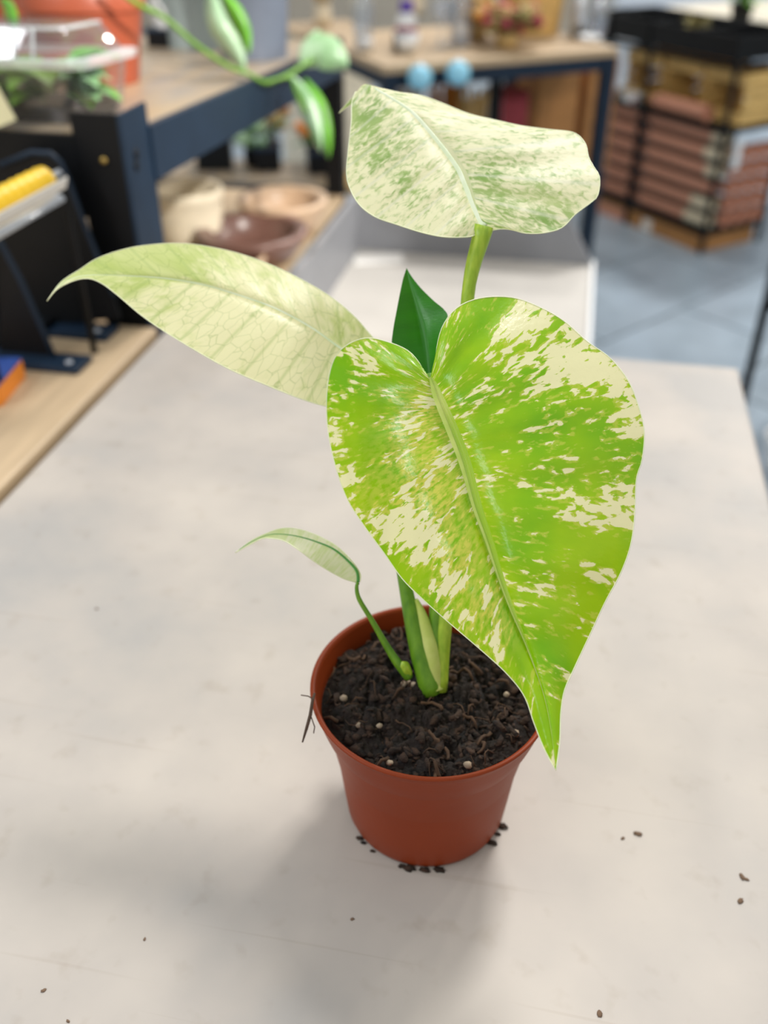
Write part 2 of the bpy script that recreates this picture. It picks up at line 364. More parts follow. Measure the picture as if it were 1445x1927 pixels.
for x in (-2.42, -1.2, 0, 1.2): MB().box((x + .03, -.005, .06), (x + 1.19, .005, 2.54)).build('pane', M['glass'], wn)

# warm pendants out of view, added to brighten shelf wares and background
def pendant(x, y, z, e, lab):
    o = tag(empty('fill_pendant', (x, y, z)), lab, 'lamp')
    MB().lathe([(.10, 0), (.098, .03), (.05, .09), (.015, .11), (.012, .11), (.045, .088), (.094, .03), (.096, 0)], 32).build('fill_lamp_shade', M['black'], o, False, True)
    MB().tube([(0, 0, .105), (0, 0, 2.6 - z)], .004, 8).build('added_cord', M['black'], o, False, True)
    m, N, L, bb = newmat('warm_fill_bulb'); bb.inputs['Emission Color'].default_value = (1, .82, .58, 1); bb.inputs['Emission Strength'].default_value = 12
    MB().ball((0, 0, .045), .03, 2).build('fill_bulb', m, o, False, True)
    ld = bpy.data.lights.new('fill_bulb_light', 'POINT'); ld.energy = e; ld.color = (1, .92, .82); ld.shadow_soft_size = .05
    l = bpy.data.objects.new('fill_bulb_light', ld); COL.objects.link(l); l.parent = o; l.location = (0, 0, -.06)
pendant(.45, 1.75, 1.46, 20, 'added black fill pendant above the aisle right of the tray bench')
pendant(-.3, 3.9, 2.0, 40, 'added black fill pendant above the wooden display table')
pendant(1.3, 2.6, 2.0, 36, 'added black fill pendant in front of the clay pot rack')

# unseen spotlight added to brighten the stoneware under the upper board
sp = tag(empty('fill_spot', (.55, .38, 1.76)), 'added black fill spotlight aimed at the stoneware on the shelf unit', 'lamp')
aim = (Vector((-.58, 1.43, .74)) - Vector((.55, .38, 1.76))).normalized(); SR = aim.to_track_quat('-Z', 'Y').to_matrix()
MB().lathe([(.034, -.05), (.036, -.05), (.036, .07), (.03, .08), (0, .08), (0, .05), (.03, .05), (.034, .03), (.034, -.05)], 28, M=SR).build('fill_spot_head', M['black'], sp, False, 'auto')
MB().tube([(0, 0, .05), (0, 0, .84)], .008, 10).build('stem', M['black'], sp)
ld = bpy.data.lights.new('fill_spot_beam', 'SPOT'); ld.energy = 170; ld.spot_size = math.radians(30); ld.spot_blend = .5; ld.shadow_soft_size = .03; ld.color = (1, .95, .88)
l_ = bpy.data.objects.new('fill_spot_beam', ld); COL.objects.link(l_); l_.parent = sp; l_.rotation_euler = SR.to_euler()

# unseen cool strip over the counter, added to put a highlight on the large leaf
sl = tag(empty('fill_strip', (-1.15, -.2, 1.9)), 'added white fill strip above the counter on the left', 'lamp')
MB().box((-.08, -.75, .012), (.08, .75, .05), bev=.004).build('fill_strip_housing', M['frame'], sl); MB().tube([(0, -.5, .05), (0, -.5, .7)], .003, 6).build('added_cord', M['black'], sl); MB().tube([(0, .5, .05), (0, .5, .7)], .003, 6).build('added_cord', M['black'], sl)
ld = bpy.data.lights.new('fill_strip_tube', 'AREA'); ld.shape = 'RECTANGLE'; ld.size = .14; ld.size_y = 1.4; ld.energy = 20; ld.color = (.9, .96, 1)
l_ = bpy.data.objects.new('fill_strip_tube', ld); COL.objects.link(l_); l_.parent = sl

# near table
tb = tag(empty('work_table', (-.12, .4, 0)), 'worn pale laminate work table under the potted plant', 'table')
MB().box((-.432, -.35, TZ - .028), (.187, .93, TZ), bev=.0035).build('tabletop', M['laminate'], tb, True)
for x in (-.40, .155):
    for y in (-.31, .89): MB().box((x - .018, y - .018, 0), (x + .018, y + .018, TZ - .03)).build('leg', M['black'], tb, True)
for y in (-.31, .89): MB().box((-.38, y - .012, TZ - .07), (.135, y + .012, TZ - .03)).build('apron_rail', M['black'], tb, True)

# lower tray bench beyond
tr = tag(empty('tray_bench', (-.2, 1.4, 0)), 'grey metal tray bench with raised rims behind the table', 'bench')
MB().box((-.43, .985, .515), (.05, 1.87, .54)).build('tray_floor', M['tray_floor'], tr, True)
MB().box((-.442, .985, .515), (-.43, 1.87, .655)).build('tray_side', M['tray_grey'], tr, True)
b = MB(); zz = [(.05, .515), (.05, .545), (-.015, .65), (-.442, .65), (-.442, .515)]
b.add([(x, 1.87, z) for x, z in zz] + [(x, 1.884, z) for x, z in zz], [(0, 1, 2, 3, 4), (9, 8, 7, 6, 5)] + [(i, (i + 1) % 5, 5 + (i + 1) % 5, 5 + i) for i in range(5)])
b.build('tray_back', M['tray_grey'], tr, True)
MB().box((.05, .985, .508), (.056, 1.884, .546)).build('tray_lip', M['frame'], tr, True)
for x in (-.42, .03):
    for y in (1.01, 1.85): MB().box((x - .016, y - .016, 0), (x + .016, y + .016, .515)).build('leg', M['black'], tr, True)
q = PZ(712, 488, .541)
b = MB().box((-.05, -.028, 0), (.05, .028, .001), Matrix.Rotation(.3, 4, 'Z'))
o = b.build('paper_slip', M['paper']); o.location = q; tag(o, 'loose white paper slip lying in the grey tray', 'paper')

# ------------------------------------------------------------------ the potted plant
PC = Vector((-.043, .331, TZ))
plant = tag(empty('potted_plant', PC), 'variegated philodendron-like plant with lime and cream leaves in small terracotta-coloured plastic pot', 'potted plant')
RZ = .092                                   # rim height
prof = [(.0, .003), (.039, .003), (.0405, 0), (.0425, .0015), (.0436, .005), (.0452, .02), (.0472, .04), (.0488, .054), (.0502, .061), (.0522, .067), (.0546, .0725), (.0566, .079), (.0583, .086), (.0594, .0897), (.0602, .0908), (.0603, .0916), (.0597, .0922), (.0586, .0922), (.0578, .0915), (.057, .0895), (.0548, .076), (.051, .062), (.048, .045)]
MB().lathe(prof, 96, PC).build('pot', M['pot'], plant, True, True)

# soil: a lumpy disc, clumps, fibres and grit
SZ = TZ + .077
def soil_h(x, y):
    r = math.hypot(x, y)
    v = Vector((x * 60, y * 60, 1.3))
    h = .006 * noise.noise(v) + .008 * (abs(noise.noise(v * 1.9)) - .2) + .006 * (abs(noise.noise(v * 3.7)) - .2) + .004 * (abs(noise.noise(v * 8.3)) - .2)
    h += .004 * math.exp(-((x + .0) ** 2 + (y - .01) ** 2) / .0003)
    e = max(0, 1 - (r / .0555) ** 6)
    return (h + .0035) * e + .0006
b = MB(); nr, na = 80, 200; vv = [PC + Vector((0, 0, .077 + soil_h(0, 0)))]; ff = []
for i in range(1, nr + 1):
    for k in range(na):
        r = .0551 * i / nr; a = 2 * math.pi * k / na; x, y = r * math.cos(a), r * math.sin(a)
        vv.append(PC + Vector((x, y, .077 + soil_h(x, y))))
ff += [(0, 1 + k, 1 + (k + 1) % na) for k in range(na)]
for i in range(nr - 1):
    for k in range(na):
        m = (k + 1) % na; ff.append((1 + i * na + k, 1 + i * na + m, 1 + (i + 1) * na + m, 1 + (i + 1) * na + k))
soil = b.add(vv, ff).build('soil', M['soil'], plant, True, True); soil['kind'] = 'stuff'
b = MB(); rr = random.Random(3)
for i in range(1100):
    r = .0515 * math.sqrt(rr.random()); a = rr.random() * 6.283; x, y = r * math.cos(a), r * math.sin(a)
    s = rr.choice((.0005, .0006, .0008, .001, .0013, .0018, .0026)) * rr.uniform(.7, 1.2)
    b.ball(PC + Vector((x, y, .0772 + soil_h(x, y) + s * .2)), s, 1, (1.3, rr.uniform(.5, 1), rr.uniform(.45, .8)), 1.3, i, Matrix.Rotation(rr.random() * 6, 3, 'Z') @ Matrix.Rotation(rr.uniform(-.6, .6), 3, 'X'))
for (px, py, s) in ((820, 1380, .0095), (850, 1375, .007), (700, 1185, .007), (650, 1235, .006), (700, 1250, .007), (900, 1400, .006), (960, 1290, .007), (740, 1310, .006)):
    q = PZ(px, py, SZ + .004); b.ball(q - Vector((0, 0, s * .35)), s, 4, (1, .9, .6), .9, px)
o = b.build('soil_clumps', M['soil_clump'], soil, True, True); o['kind'] = 'stuff'
b = MB()
for i in range(75):
    r = .054 * math.sqrt(rr.random()); a = rr.random() * 6.283; x, y = r * math.cos(a), r * math.sin(a)
    d = rr.random() * 6.283; ln = rr.uniform(.004, .014); cv = rr.uniform(-1.4, 1.4); pts = []
    for k in range(6):
        t = k / 5; xx, yy = x + ln * t * math.cos(d + cv * t), y + ln * t * math.sin(d + cv * t)
        rq = math.hypot(xx, yy)
        if rq > .0545: xx *= .0545 / rq; yy *= .0545 / rq
        pts.append(PC + Vector((xx, yy, .079 + soil_h(xx, yy) + .0025 * math.sin(t * 3.1))))
    rd = rr.choice((.0003, .0005, .0011)); b.tube(pts, [rd * (1 - .4 * k / 5) for k in range(6)], 5)
o = b.build('coir_fibres', M['fibre'], soil, True, True); o['kind'] = 'stuff'
for i, (px, py, s) in enumerate(((760, 1287, .0016), (778, 1289, .0017), (769, 1284, .0013), (646, 1314, .0019), (714, 1366, .0015), (968, 1380, .0024), (880, 1440, .0021), (953, 1307, .0016), (733, 1435, .0016), (676, 1365, .0018), (930, 1368, .0014))):
    q = PZ(px, py, SZ + .006); MB().ball(q, s, 2, (1, .9, .85), .4, i).build('perlite_grain', M['perlite'], soil, True, True)
# root strands caught on the rim and grit round the foot of the pot
b = MB(); b.tube([P(592, 1305, .452), P(588, 1318, .449), P(584, 1345, .4475), P(577, 1370, .447), P(569, 1397, .447)], [.0006, .0008, .0009, .0008, .0004], 6)
b.tube([P(590, 1316, .45), P(580, 1310, .449), P(566, 1308, .449)], .0003, 5); b.tube([P(584, 1345, .4475), P(592, 1368, .449), P(590, 1380, .449)], .0003, 5)
b.build('root_strand', M['root'], plant, True, True)
for i, (px, py, s) in enumerate(((772, 1625, .0032), (800, 1632, .0028), (826, 1634, .003), (760, 1618, .0022), (684, 1572, .0022), (930, 1588, .003), (950, 1555, .0034), (945, 1572, .002), (690, 1580, .0018), (710, 1592, .0016))):
    q = PZ(px, py, TZ + .001); d = (q - PC); d.z = 0; q = PC + d.normalized() * (.0434 + s * .2); q.z = TZ + s * .2; s *= .7
    MB().ball(q, s, 2, (1.4, .8, .4), .7, i + 40).build('peat_crumb', M['soil_clump'], plant, True, True)

def make_leaf(name, mid, left, right, m, mrib, ribw, nt=72, ns=12, mexp=1.25, bulge=(0, 0), blobs=(), base=0.0, label=None, quilt=.0006, nv=11, groove=.0008, side_bias=(0, 0), margin=True, ribend=.97, shift=0, golds=()):
    """mid / left / right: outline points (x, y, depth) from the petiole to the tip; a doubly curved sheet spanned between them"""
    mp, lp, rp = spline(mid, 160), spline(left, nt), spline(right, nt)
    verts, co, cream, gold, faces = [], [], [], [], []
    rows = []
    for i in range(nt):
        t = i / (nt - 1); mm = pick(mp, max(0, t ** mexp - shift * math.sin(math.pi * t))); row = []
        for sd, ep, bl in ((-1, lp[i], bulge[0]), (1, rp[i], bulge[1])):
            for k in range(ns, 0, -1) if sd < 0 else range(1, ns + 1):
                s = k / ns; q = mm.lerp(ep, s); w = (ep.xy - mm.xy).length / 200
                dz = -bl * math.sin(math.pi * s ** .8) * min(w, 1.4) + quilt * math.sin(t * nv * 6.283 + sd) * math.sin(math.pi * min(s * 1.1, 1)) * min(w, 1) - groove * math.exp(-((s - .12) / .09) ** 2) * min(w, 1)
                row.append((q, sd * s, dz, w))
            if sd < 0: row.append((mm, 0, 0, 1))
        rows.append(row)
    wdt = len(rows[0])
    for i, row in enumerate(rows):
        t = i / (nt - 1)
        for (q, s, dz, w) in row:
            verts.append(P(q.x, q.y, q.z + dz))
            dist = abs(s) * w * 200 * q.z / FPX
            co.append((dist + (.5 if s > 0 else 0), t * .16 + (3 if s > 0 else 0), 0))
            c = base + (side_bias[0] if s < 0 else side_bias[1])
            for (bx, by, br, ba) in blobs: c += ba * math.exp(-((q.x - bx) ** 2 + (q.y - by) ** 2) / (br * br))
            cream.append(c); gold.append(sum(ba * math.exp(-((q.x - bx) ** 2 + (q.y - by) ** 2) / (br * br)) for (bx, by, br, ba) in golds))
    for i in range(nt - 1):
        for k in range(wdt - 1): faces.append((i * wdt + k, i * wdt + k + 1, (i + 1) * wdt + k + 1, (i + 1) * wdt + k))
    o0 = wloc(plant)
    me = bpy.data.meshes.new(name); me.from_pydata([tuple(v - o0) for v in verts], [], faces); me.update()
    a = me.attributes.new('leafco', 'FLOAT_VECTOR', 'POINT'); a.data.foreach_set('vector', [c for q in co for c in q])
    a = me.attributes.new('cream', 'FLOAT', 'POINT'); a.data.foreach_set('value', cream)
    a = me.attributes.new('gold', 'FLOAT', 'POINT'); a.data.foreach_set('value', gold)
    me.polygons.foreach_set('use_smooth', [True] * len(me.polygons)); me.materials.append(m)
    ob = bpy.data.objects.new(name, me); COL.objects.link(ob); ob.parent = plant
    if label: ob['label'] = label
    # midrib: a low rounded ridge that tapers to the tip
    n = 60; pts = []; rad = []
    for i in range(n):
        t = i / (n - 1) * ribend; q = pick(mp, t); pts.append(P(q.x, q.y, q.z - .0001)); rad.append(max(ribw * (1 - t) ** .8, .00025))
    MB().tube(pts, rad, 8, .28, (CAM - pts[n // 2]).normalized()).build('midrib', mrib, ob, True, True)
    if margin:
        pts = [P(q.x, q.y, q.z) for q in lp] + [P(q.x, q.y, q.z) for q in rp[-2::-1]]
        MB().tube(pts, .00028, 5).build('leaf_margin', M['margin'], ob, True, True)
    return ob

def dp(pts, d): # depth profile: list of (fraction, depth)
    out = []; L = [0]
    for i in range(1, len(pts)): L.append(L[-1] + math.hypot(pts[i][0] - pts[i - 1][0], pts[i][1] - pts[i - 1][1]))
    for i, q in enumerate(pts):
        f = L[i] / L[-1]
        for (f0, d0), (f1, d1) in zip(d, d[1:]):
            if f <= f1 + 1e-9: s = (f - f0) / (f1 - f0); out.append((q[0], q[1], d0 + (d1 - d0) * s)); break
    return out

# large lime leaf in front
mid1 = [(809, 711), (820, 748), (835, 788), (866, 869), (890, 951), (914, 1017), (938, 1089), (962, 1151), (993, 1223), (1022, 1304), (1036, 1370), (1046, 1450)]
left1 = [(802, 711), (797, 700), (788, 682), (766, 659), (728, 643), (690, 636), (652, 650), (628, 678), (616, 731), (616, 798), (628, 865), (652, 936), (685, 989), (723, 1041), (757, 1089), (795, 1127), (843, 1170), (905, 1223), (952, 1266), (986, 1309), (1005, 1361), (1024, 1409), (1046, 1450)]
right1 = [(816, 711), (820, 690), (822, 655), (834, 612), (862, 578), (905, 561), (962, 560), (1010, 576), (1058, 602), (1105, 643), (1148, 674), (1182, 717), (1201, 764), (1212, 812), (1208, 865), (1197, 903), (1194, 970), (1186, 1027), (1167, 1080), (1139, 1132), (1110, 1194), (1081, 1256), (1062, 1299), (1055, 1342), (1053, 1395), (1046, 1450)]
make_leaf('leaf', dp(mid1, [(0, .412), (.3, .402), (.7, .386), (1, .368)]), dp(left1, [(0, .412), (.09, .422), (.2, .444), (.30, .440), (.45, .424), (.65, .402), (.85, .383), (1, .368)]),
          dp(right1, [(0, .412), (.1, .411), (.2, .420), (.35, .416), (.55, .406), (.8, .390), (.9, .380), (1, .368)]), M['leaf_lime'], M['midrib_lime'], .0031, nt=110, ns=18, mexp=2.1, bulge=(.0085, .009),
          blobs=((790, 1015, 50, .13), (745, 955, 45, .05), (860, 1160, 45, .08), (800, 765, 35, .06), (1065, 640, 80, .10), (985, 600, 55, .07), (1185, 735, 55, .10), (1155, 960, 55, .07), (655, 900, 40, .06), (640, 830, 35, .05), (890, 1220, 40, .05), (960, 980, 110, -.05), (930, 810, 80, -.05), (1010, 1260, 80, -.05), (1035, 1350, 55, -.07), (690, 780, 60, -.03), (865, 640, 45, -.07), (1080, 850, 70, -.02)),
          golds=((800, 770, 42, .9), (770, 850, 70, .6), (820, 930, 60, .9), (860, 1040, 55, .9), (905, 1140, 45, .8), (700, 930, 45, .4), (950, 1190, 35, .4)),
          base=-.012, label='large lime green leaf with cream patches facing the viewer', quilt=.0005)

# cream leaf held high at the back
mid2 = [(910, 428), (896, 406), (878, 363), (860, 320), (832, 280), (803, 244), (774, 212), (738, 187), (713, 172), (690, 158), (676, 166), (662, 188), (637, 213)]
left2 = [(903, 438), (896, 441), (880, 446), (835, 446), (792, 437), (745, 422), (706, 408), (677, 386), (659, 356), (652, 327), (655, 284), (661, 230), (662, 194), (670, 171), (668, 178), (655, 192), (637, 213)]
right2 = [(916, 437), (925, 434), (940, 431), (961, 432), (990, 439), (1026, 438), (1058, 428), (1083, 403), (1112, 381), (1125, 367), (1128, 334), (1116, 313), (1107, 295), (1101, 270), (1080, 250), (1037, 244), (983, 237), (932, 226), (882, 214), (832, 194), (792, 180), (756, 175), (720, 176), (700, 166), (690, 172), (668, 190), (637, 213)]
make_leaf('leaf', dp(mid2, [(0, .432), (.35, .449), (.72, .466), (.8, .470), (.88, .482), (1, .488)]), dp(left2, [(0, .432), (.15, .424), (.45, .436), (.7, .452), (.84, .464), (.88, .476), (1, .488)]),
          dp(right2, [(0, .432), (.12, .424), (.3, .434), (.5, .462), (.7, .478), (.88, .476), (.93, .480), (1, .488)]), M['leaf_cream'], M['midrib_white'], .0024, nt=100, ns=16, mexp=1.15, bulge=(.004, .004),
          blobs=((690, 230, 40, -.12), (720, 300, 50, -.05), (940, 370, 40, -.10), (1040, 410, 50, -.10), (680, 360, 50, .08), (645, 203, 16, -.5), (1080, 310, 60, .06), (830, 410, 60, .05), (880, 250, 80, .05), (900, 320, 50, -.04)),
          base=.05, label='broad cream leaf with grey-green flecks held high on its stalk', quilt=.0008, nv=9, ribend=.78)

# long pale leaf to the left
mid3 = [(716, 700), (641, 656), (587, 618), (520, 582), (452, 557), (385, 537), (317, 525), (250, 520), (173, 518), (137, 524), (108, 540), (89, 566)]
up3 = [(722, 690), (712, 650), (690, 622), (668, 597), (632, 566), (587, 537), (520, 503), (452, 478), (385, 463), (331, 458), (272, 462), (227, 471), (182, 487), (151, 507), (115, 531), (89, 566)]
lo3 = [(710, 712), (690, 760), (650, 768), (612, 764), (565, 750), (497, 723), (430, 694), (362, 656), (304, 620), (263, 591), (223, 557), (191, 533), (165, 524), (137, 529), (108, 544), (89, 566)]
make_leaf('leaf', dp(mid3, [(0, .467), (.4, .472), (.75, .476), (1, .486)]), dp(lo3, [(0, .467), (.1, .456), (.5, .452), (.8, .470), (1, .486)]), dp(up3, [(0, .467), (.1, .476), (.5, .494), (.8, .486), (1, .486)]),
          M['leaf_pale'], M['midrib_white'], .0009, nt=90, ns=14, mexp=1.0, shift=.13, bulge=(.004, .006), base=.06, blobs=((300, 490, 90, -.22), (170, 500, 60, -.25), (520, 620, 120, .10), (420, 600, 90, .08)), side_bias=(.03, -.06),
          label='long pale cream leaf with fine green veins arching left', quilt=.0004)

# small young leaf low on the left
mid4 = [(674, 1096), (671, 1075), (654, 1055), (628, 1034), (598, 1021), (565, 1011), (533, 1006), (505, 1007), (473, 1020), (443, 1040)]
up4 = [(677, 1095), (678, 1080), (664, 1058), (636, 1030), (608, 1013), (576, 1000), (546, 994), (523, 996), (501, 1004), (472, 1018), (443, 1040)]
lo4 = [(671, 1096), (660, 1093), (645, 1088), (617, 1073), (589, 1055), (561, 1034), (535, 1018), (510, 1013), (492, 1014), (474, 1023), (443, 1040)]
make_leaf('leaf', dp(mid4, [(0, .452), (1, .462)]), dp(lo4, [(0, .452), (.5, .444), (1, .462)]), dp(up4, [(0, .452), (.5, .466), (1, .462)]), M['leaf_young'], M['midrib_dark'], .0008, nt=50, ns=8, mexp=1, bulge=(.001, .002), base=.02,
          blobs=((500, 1005, 40, -.3), (455, 1030, 30, -.4)), label='small young pale green leaf low beside the pot rim', quilt=0)

# dark green leaf behind the lime one
mid5 = [(815, 770), (809, 712), (800, 640), (785, 580), (772, 535), (765, 504)]
l5 = [(813, 770), (780, 740), (752, 700), (738, 655), (739, 625), (747, 580), (757, 530), (765, 504)]
r5 = [(817, 770), (828, 720), (838, 650), (843, 600), (836, 583), (815, 565), (790, 540), (773, 518), (765, 504)]
make_leaf('leaf', dp(mid5, [(0, .448), (1, .462)]), dp(l5, [(0, .448), (.5, .444), (1, .462)]), dp(r5, [(0, .448), (.5, .444), (1, .462)]), M['leaf_dark'], M['midrib_dark'], .0007, nt=50, ns=8, mexp=1, bulge=(-.001, -.001), base=0, label='pointed dark green leaf behind the lime leaf', quilt=0, margin=False)

def stalk(name, pts, rad, m, n=12, flat=1.0):
    s = spline([(q[0], q[1], q[2]) for q in pts], 40)
    rr_ = [rad[min(int(i / 39 * (len(rad) - 1)), len(rad) - 2)] * (1 - (i / 39 * (len(rad) - 1)) % 1) + rad[min(int(i / 39 * (len(rad) - 1)) + 1, len(rad) - 1)] * ((i / 39 * (len(rad) - 1)) % 1) for i in range(40)]
    return MB().tube([P(q.x, q.y, q.z) for q in s], rr_, n, flat).build(name, m, plant, True, True)
stalk('petiole', [(911, 425, .432), (903, 455, .434), (890, 500, .437), (880, 560, .440), (872, 680, .447), (858, 850, .456), (845, 1020, .462), (836, 1160, .466), (830, 1230, .470), (826, 1300, .472)], [.0046, .0032, .0030, .0032, .0034, .0036, .0040, .0042, .0044], M['stem_yellow'])
stalk('petiole', [(809, 711, .413), (812, 735, .420), (822, 800, .436), (830, 930, .452), (824, 1080, .462), (818, 1200, .468), (814, 1300, .472)], [.0030, .0030, .0032, .0034, .0036, .0040], M['stem'])
stalk('petiole', [(716, 700, .467), (722, 780, .466), (738, 920, .464), (754, 1050, .463), (770, 1140, .464), (790, 1230, .467), (812, 1306, .470)], [.0020, .0022, .0024, .0027, .0034, .0046, .0056], M['stem'], 16)
stalk('petiole', [(674, 1096, .452), (671, 1105, .452), (676, 1128, .454), (700, 1168, .458), (730, 1220, .463), (750, 1250, .465), (770, 1275, .468)], [.0008, .0012, .0013, .0015, .0018, .0023, .0026], M['stem'])
MB().ball(P(763, 1258, .4655), .0032, 3, (.8, .8, 1.5), .25, 3, Matrix.Rotation(-.5, 3, 'Y')).build('stem_node', M['stem_yellow'], plant, True, True)
stalk('leaf_sheath', [(782, 1128, .463), (790, 1150, .464), (800, 1190, .466), (810, 1240, .468), (818, 1296, .470)], [.0012, .0036, .0050, .0048, .0036], M['stem_pale'], 14)
stalk('petiole', [(815, 770, .448), (822, 900, .456), (826, 1050, .466), (826, 1180, .474), (824, 1290, .478)], [.002, .0026, .003, .0034, .004], M['stem'])

# crumbs of soil on the tabletop
for i, (px, py, s, lab) in enumerate(((1200, 1570, .0014, 'brown soil crumb on the tabletop well right of the pot'), (1172, 1578, .0008, 'tiny soil speck beside the crumb right of the pot'), (1396, 1650, .0012, 'soil crumb near the right edge of the tabletop, larger of a pair'), (1404, 1655, .0009, 'soil speck touching the crumb near the right frame edge'), (1393, 1696, .0013, 'rounded soil crumb just below the pair at the right frame edge'),
        (1128, 1908, .0011, 'soil crumb at the bottom edge of the picture, right of the pot shadow'), (182, 1146, .0008, 'lone soil speck far left of the small young leaf'), (82, 1864, .0008, 'soil speck in the lower left corner of the tabletop'), (272, 1768, .0006, 'fine soil speck left of the pot shadow'), (128, 1922, .0006, 'fine soil speck at the bottom left frame edge'), (663, 1730, .0007, 'fine soil speck inside the pot shadow'))):
    q = PZ(px, py, TZ); o = MB().ball((0, 0, 0), s, 2, (1.6, 1, .45), .6, i + 90).build('soil_crumb', M['crumb'], None, False, True)
    o.location = (q.x, q.y, TZ + s * .3); o.rotation_euler.z = i
    tag(o, lab, 'crumb', 'soil crumbs on the tabletop')

# ------------------------------------------------------------------ shelf unit on the left
XS = -.445                                   # its right-hand face
def shz(y): return .984 - .048 * (y - .96)   # the upper board slopes gently down towards the back
sh = tag(empty('shelf_unit', (-.6, 1.36, 0)), 'dark metal shelf unit with two boards left of the work table', 'shelf')
Y0, Y1, XL = .955, 1.80, -.95
YF = .898
MB().box((XS - .054, YF, 0), (XS - .004, YF + .005, shz(Y0) + .022)).build('post', M['black'], sh, True)  # front plate blacker than its side plate: shade put into the colour
MB().box((XS - .004, YF, 0), (XS, Y0 + .006, shz(Y0) + .022)).build('post_lit_side', M['blueblack'], sh, True)  # same post metal, coloured bluer and lighter as its lit side
MB().box((XS - .032, Y1 - .002, 0), (XS, Y1 + .03, shz(Y1) + .004)).build('post', M['black'], sh, True)
for y in (Y0, Y1): MB().box((XL, y - .002, 0), (XL + .045, y + .03, shz(y) + .004)).build('post', M['black'], sh, True)
def sloped(x0, x1, y0, y1, dz0, dz1):
    vv = [(x, y, shz(y) + d) for x in (x0, x1) for y in (y0, y1) for d in (dz0, dz1)]
    return MB().add(vv, [(0, 1, 3, 2), (4, 6, 7, 5), (0, 4, 5, 1), (2, 3, 7, 6), (0, 2, 6, 4), (1, 5, 7, 3)])
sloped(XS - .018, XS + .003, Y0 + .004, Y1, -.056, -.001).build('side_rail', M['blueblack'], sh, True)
sloped(XL, XS - .054, YF - .001, YF + .008, -.084, -.002).build('end_rail', M['black'], sh, True)  # same metal as the side rail, coloured darker for the shaded end
sloped(XL, XS - .03, Y1 - .01, Y1 + .006, -.058, -.004).build('end_rail', M['black'], sh, True)
sloped(XL, XS - .006, YF + .008, Y1 - .003, -.012, 0).build('upper_board', M['wood_grey'], sh, True)
MB().box((XL, Y0 + .03, .66), (XS + .002, Y1, .672)).build('lower_board', M['wood_pale'], sh, True)
MB().box((XL, Y0 + .03, .62), (XS - .002, Y0 + .045, .66)).build('end_rail', M['black'], sh, True)
q = PY(195, 302, YF - .002); MB().ball(q, .0036, 2, (1, .6, 1)).build('bolt', M['brass'], sh, True, True)
for (px, py) in ((256, 290), (256, 312)):
    y = 1.0; d = ray(px, py); q = CAM + d * (XS / d.x); MB().ball(q, .005, 2, (.5, 1, 1.3)).build('bolt', M['black'], sh, True, True)

pe = PY(136, 400, YF + .01).x; MB().box((XL, YF + .008, .67), (pe, YF + .014, .91)).build('shade_panel', M['black'], sh, True)  # black sheet added to stand in for the darkness under the shelf
# wooden counter with the ribbon dispenser, level with the table
ct = tag(empty('side_counter', (-.7, .4, 0)), 'pale wooden counter along the left edge of the work table', 'counter')
MB().box((-1.0, -.3, .762), (-.436, .892, .787), bev=.003).build('counter_top', M['wood_pale'], ct, True)
for x in (-.97, -.47):
    for y in (-.26, .855): MB().box((x - .02, y - .02, 0), (x + .02, y + .02, .762)).build('leg', M['black'], ct, True)

def plate(pts, n, thick):
    """flat plate: outline points joined and given thickness along n"""
    k = len(pts); n = n.normalized() * thick
    return MB().add([q for q in pts] + [q + n for q in pts], [tuple(range(k)), tuple(range(2 * k - 1, k - 1, -1))] + [(i, (i + 1) % k, k + (i + 1) % k, k + i) for i in range(k)])
def dispenser_plate(Y, pxs):
    return [PY(x, y, Y) for x, y in pxs]
ds = tag(empty('ribbon_dispenser', (-.55, .82, .787)), 'black metal ribbon dispenser with yellow roll on the wooden counter', 'dispenser')
# two upright side plates facing along the counter, feet, cross sheet, roll and serrated cutter
Rp = dispenser_plate(.868, ((0, 312), (60, 288), (95, 290), (112, 305), (128, 338), (150, 400), (185, 490), (212, 555), (226, 600), (60, 612), (0, 620)))
plate(Rp, Vector((0, 1, 0)), .004).build('side_plate', M['black'], ds, True)
MB().tube([PY(x, y, .867) for x, y in ((0, 311), (60, 287), (95, 289), (113, 304), (129, 338), (151, 400), (186, 490), (214, 556))], .0028, 6).build('plate_edge', M['blueblack'], ds, True, True)
Lp = dispenser_plate(.79, ((0, 455), (40, 530), (80, 620), (110, 690), (118, 712), (60, 700), (0, 690)))
plate(Lp, Vector((0, 1, 0)), .004).build('side_plate', M['black'], ds, True)
MB().tube([PY(x, y, .789) for x, y in ((-20, 420), (0, 455), (40, 530), (80, 620), (110, 690))], .0028, 6).build('plate_edge', M['blueblack'], ds, True, True)
for (Y, x0, x1) in ((.868, -.60, -.474), (.79, -.60, -.468)):
    MB().box((x0, Y - .024, .787), (x1, Y + .010, .793), bev=.001).build('foot', M['blueblack'], ds, True)
    MB().ball((x1 - .014, Y - .012, .7945), .004, 2, (1, 1, .5)).build('screw', M['steel'], ds, True, True)
MB().box((-.62, .80, .793), (-.545, .868, .80)).build('base_sheet', M['black'], ds, True)
a, c = P(-60, 412, .80), P(92, 336, .862)
d = (c - a); b = MB(); n = 30
pts = [a + d * (i / n) for i in range(n + 1)]
b.tube(pts, [.0125 + .0009 * (i % 3 == 0) - (.004 if i == n else 0) for i in range(n + 1)], 18).build('yellow_roll', M['yellow'], ds, True, True)
ua = d.normalized(); e0, e1 = a - ua * .012, c + ua * .014
MB().tube([e0, e1], .004, 10).build('spindle', M['steel'], ds, True, True)
for e in (e0, e1):
    MB().tube([e, e + Vector((0, 0, -.02)), Vector((e.x, e.y, .787))], .0035, 8).build('support_arm', M['black'], ds, True, True)
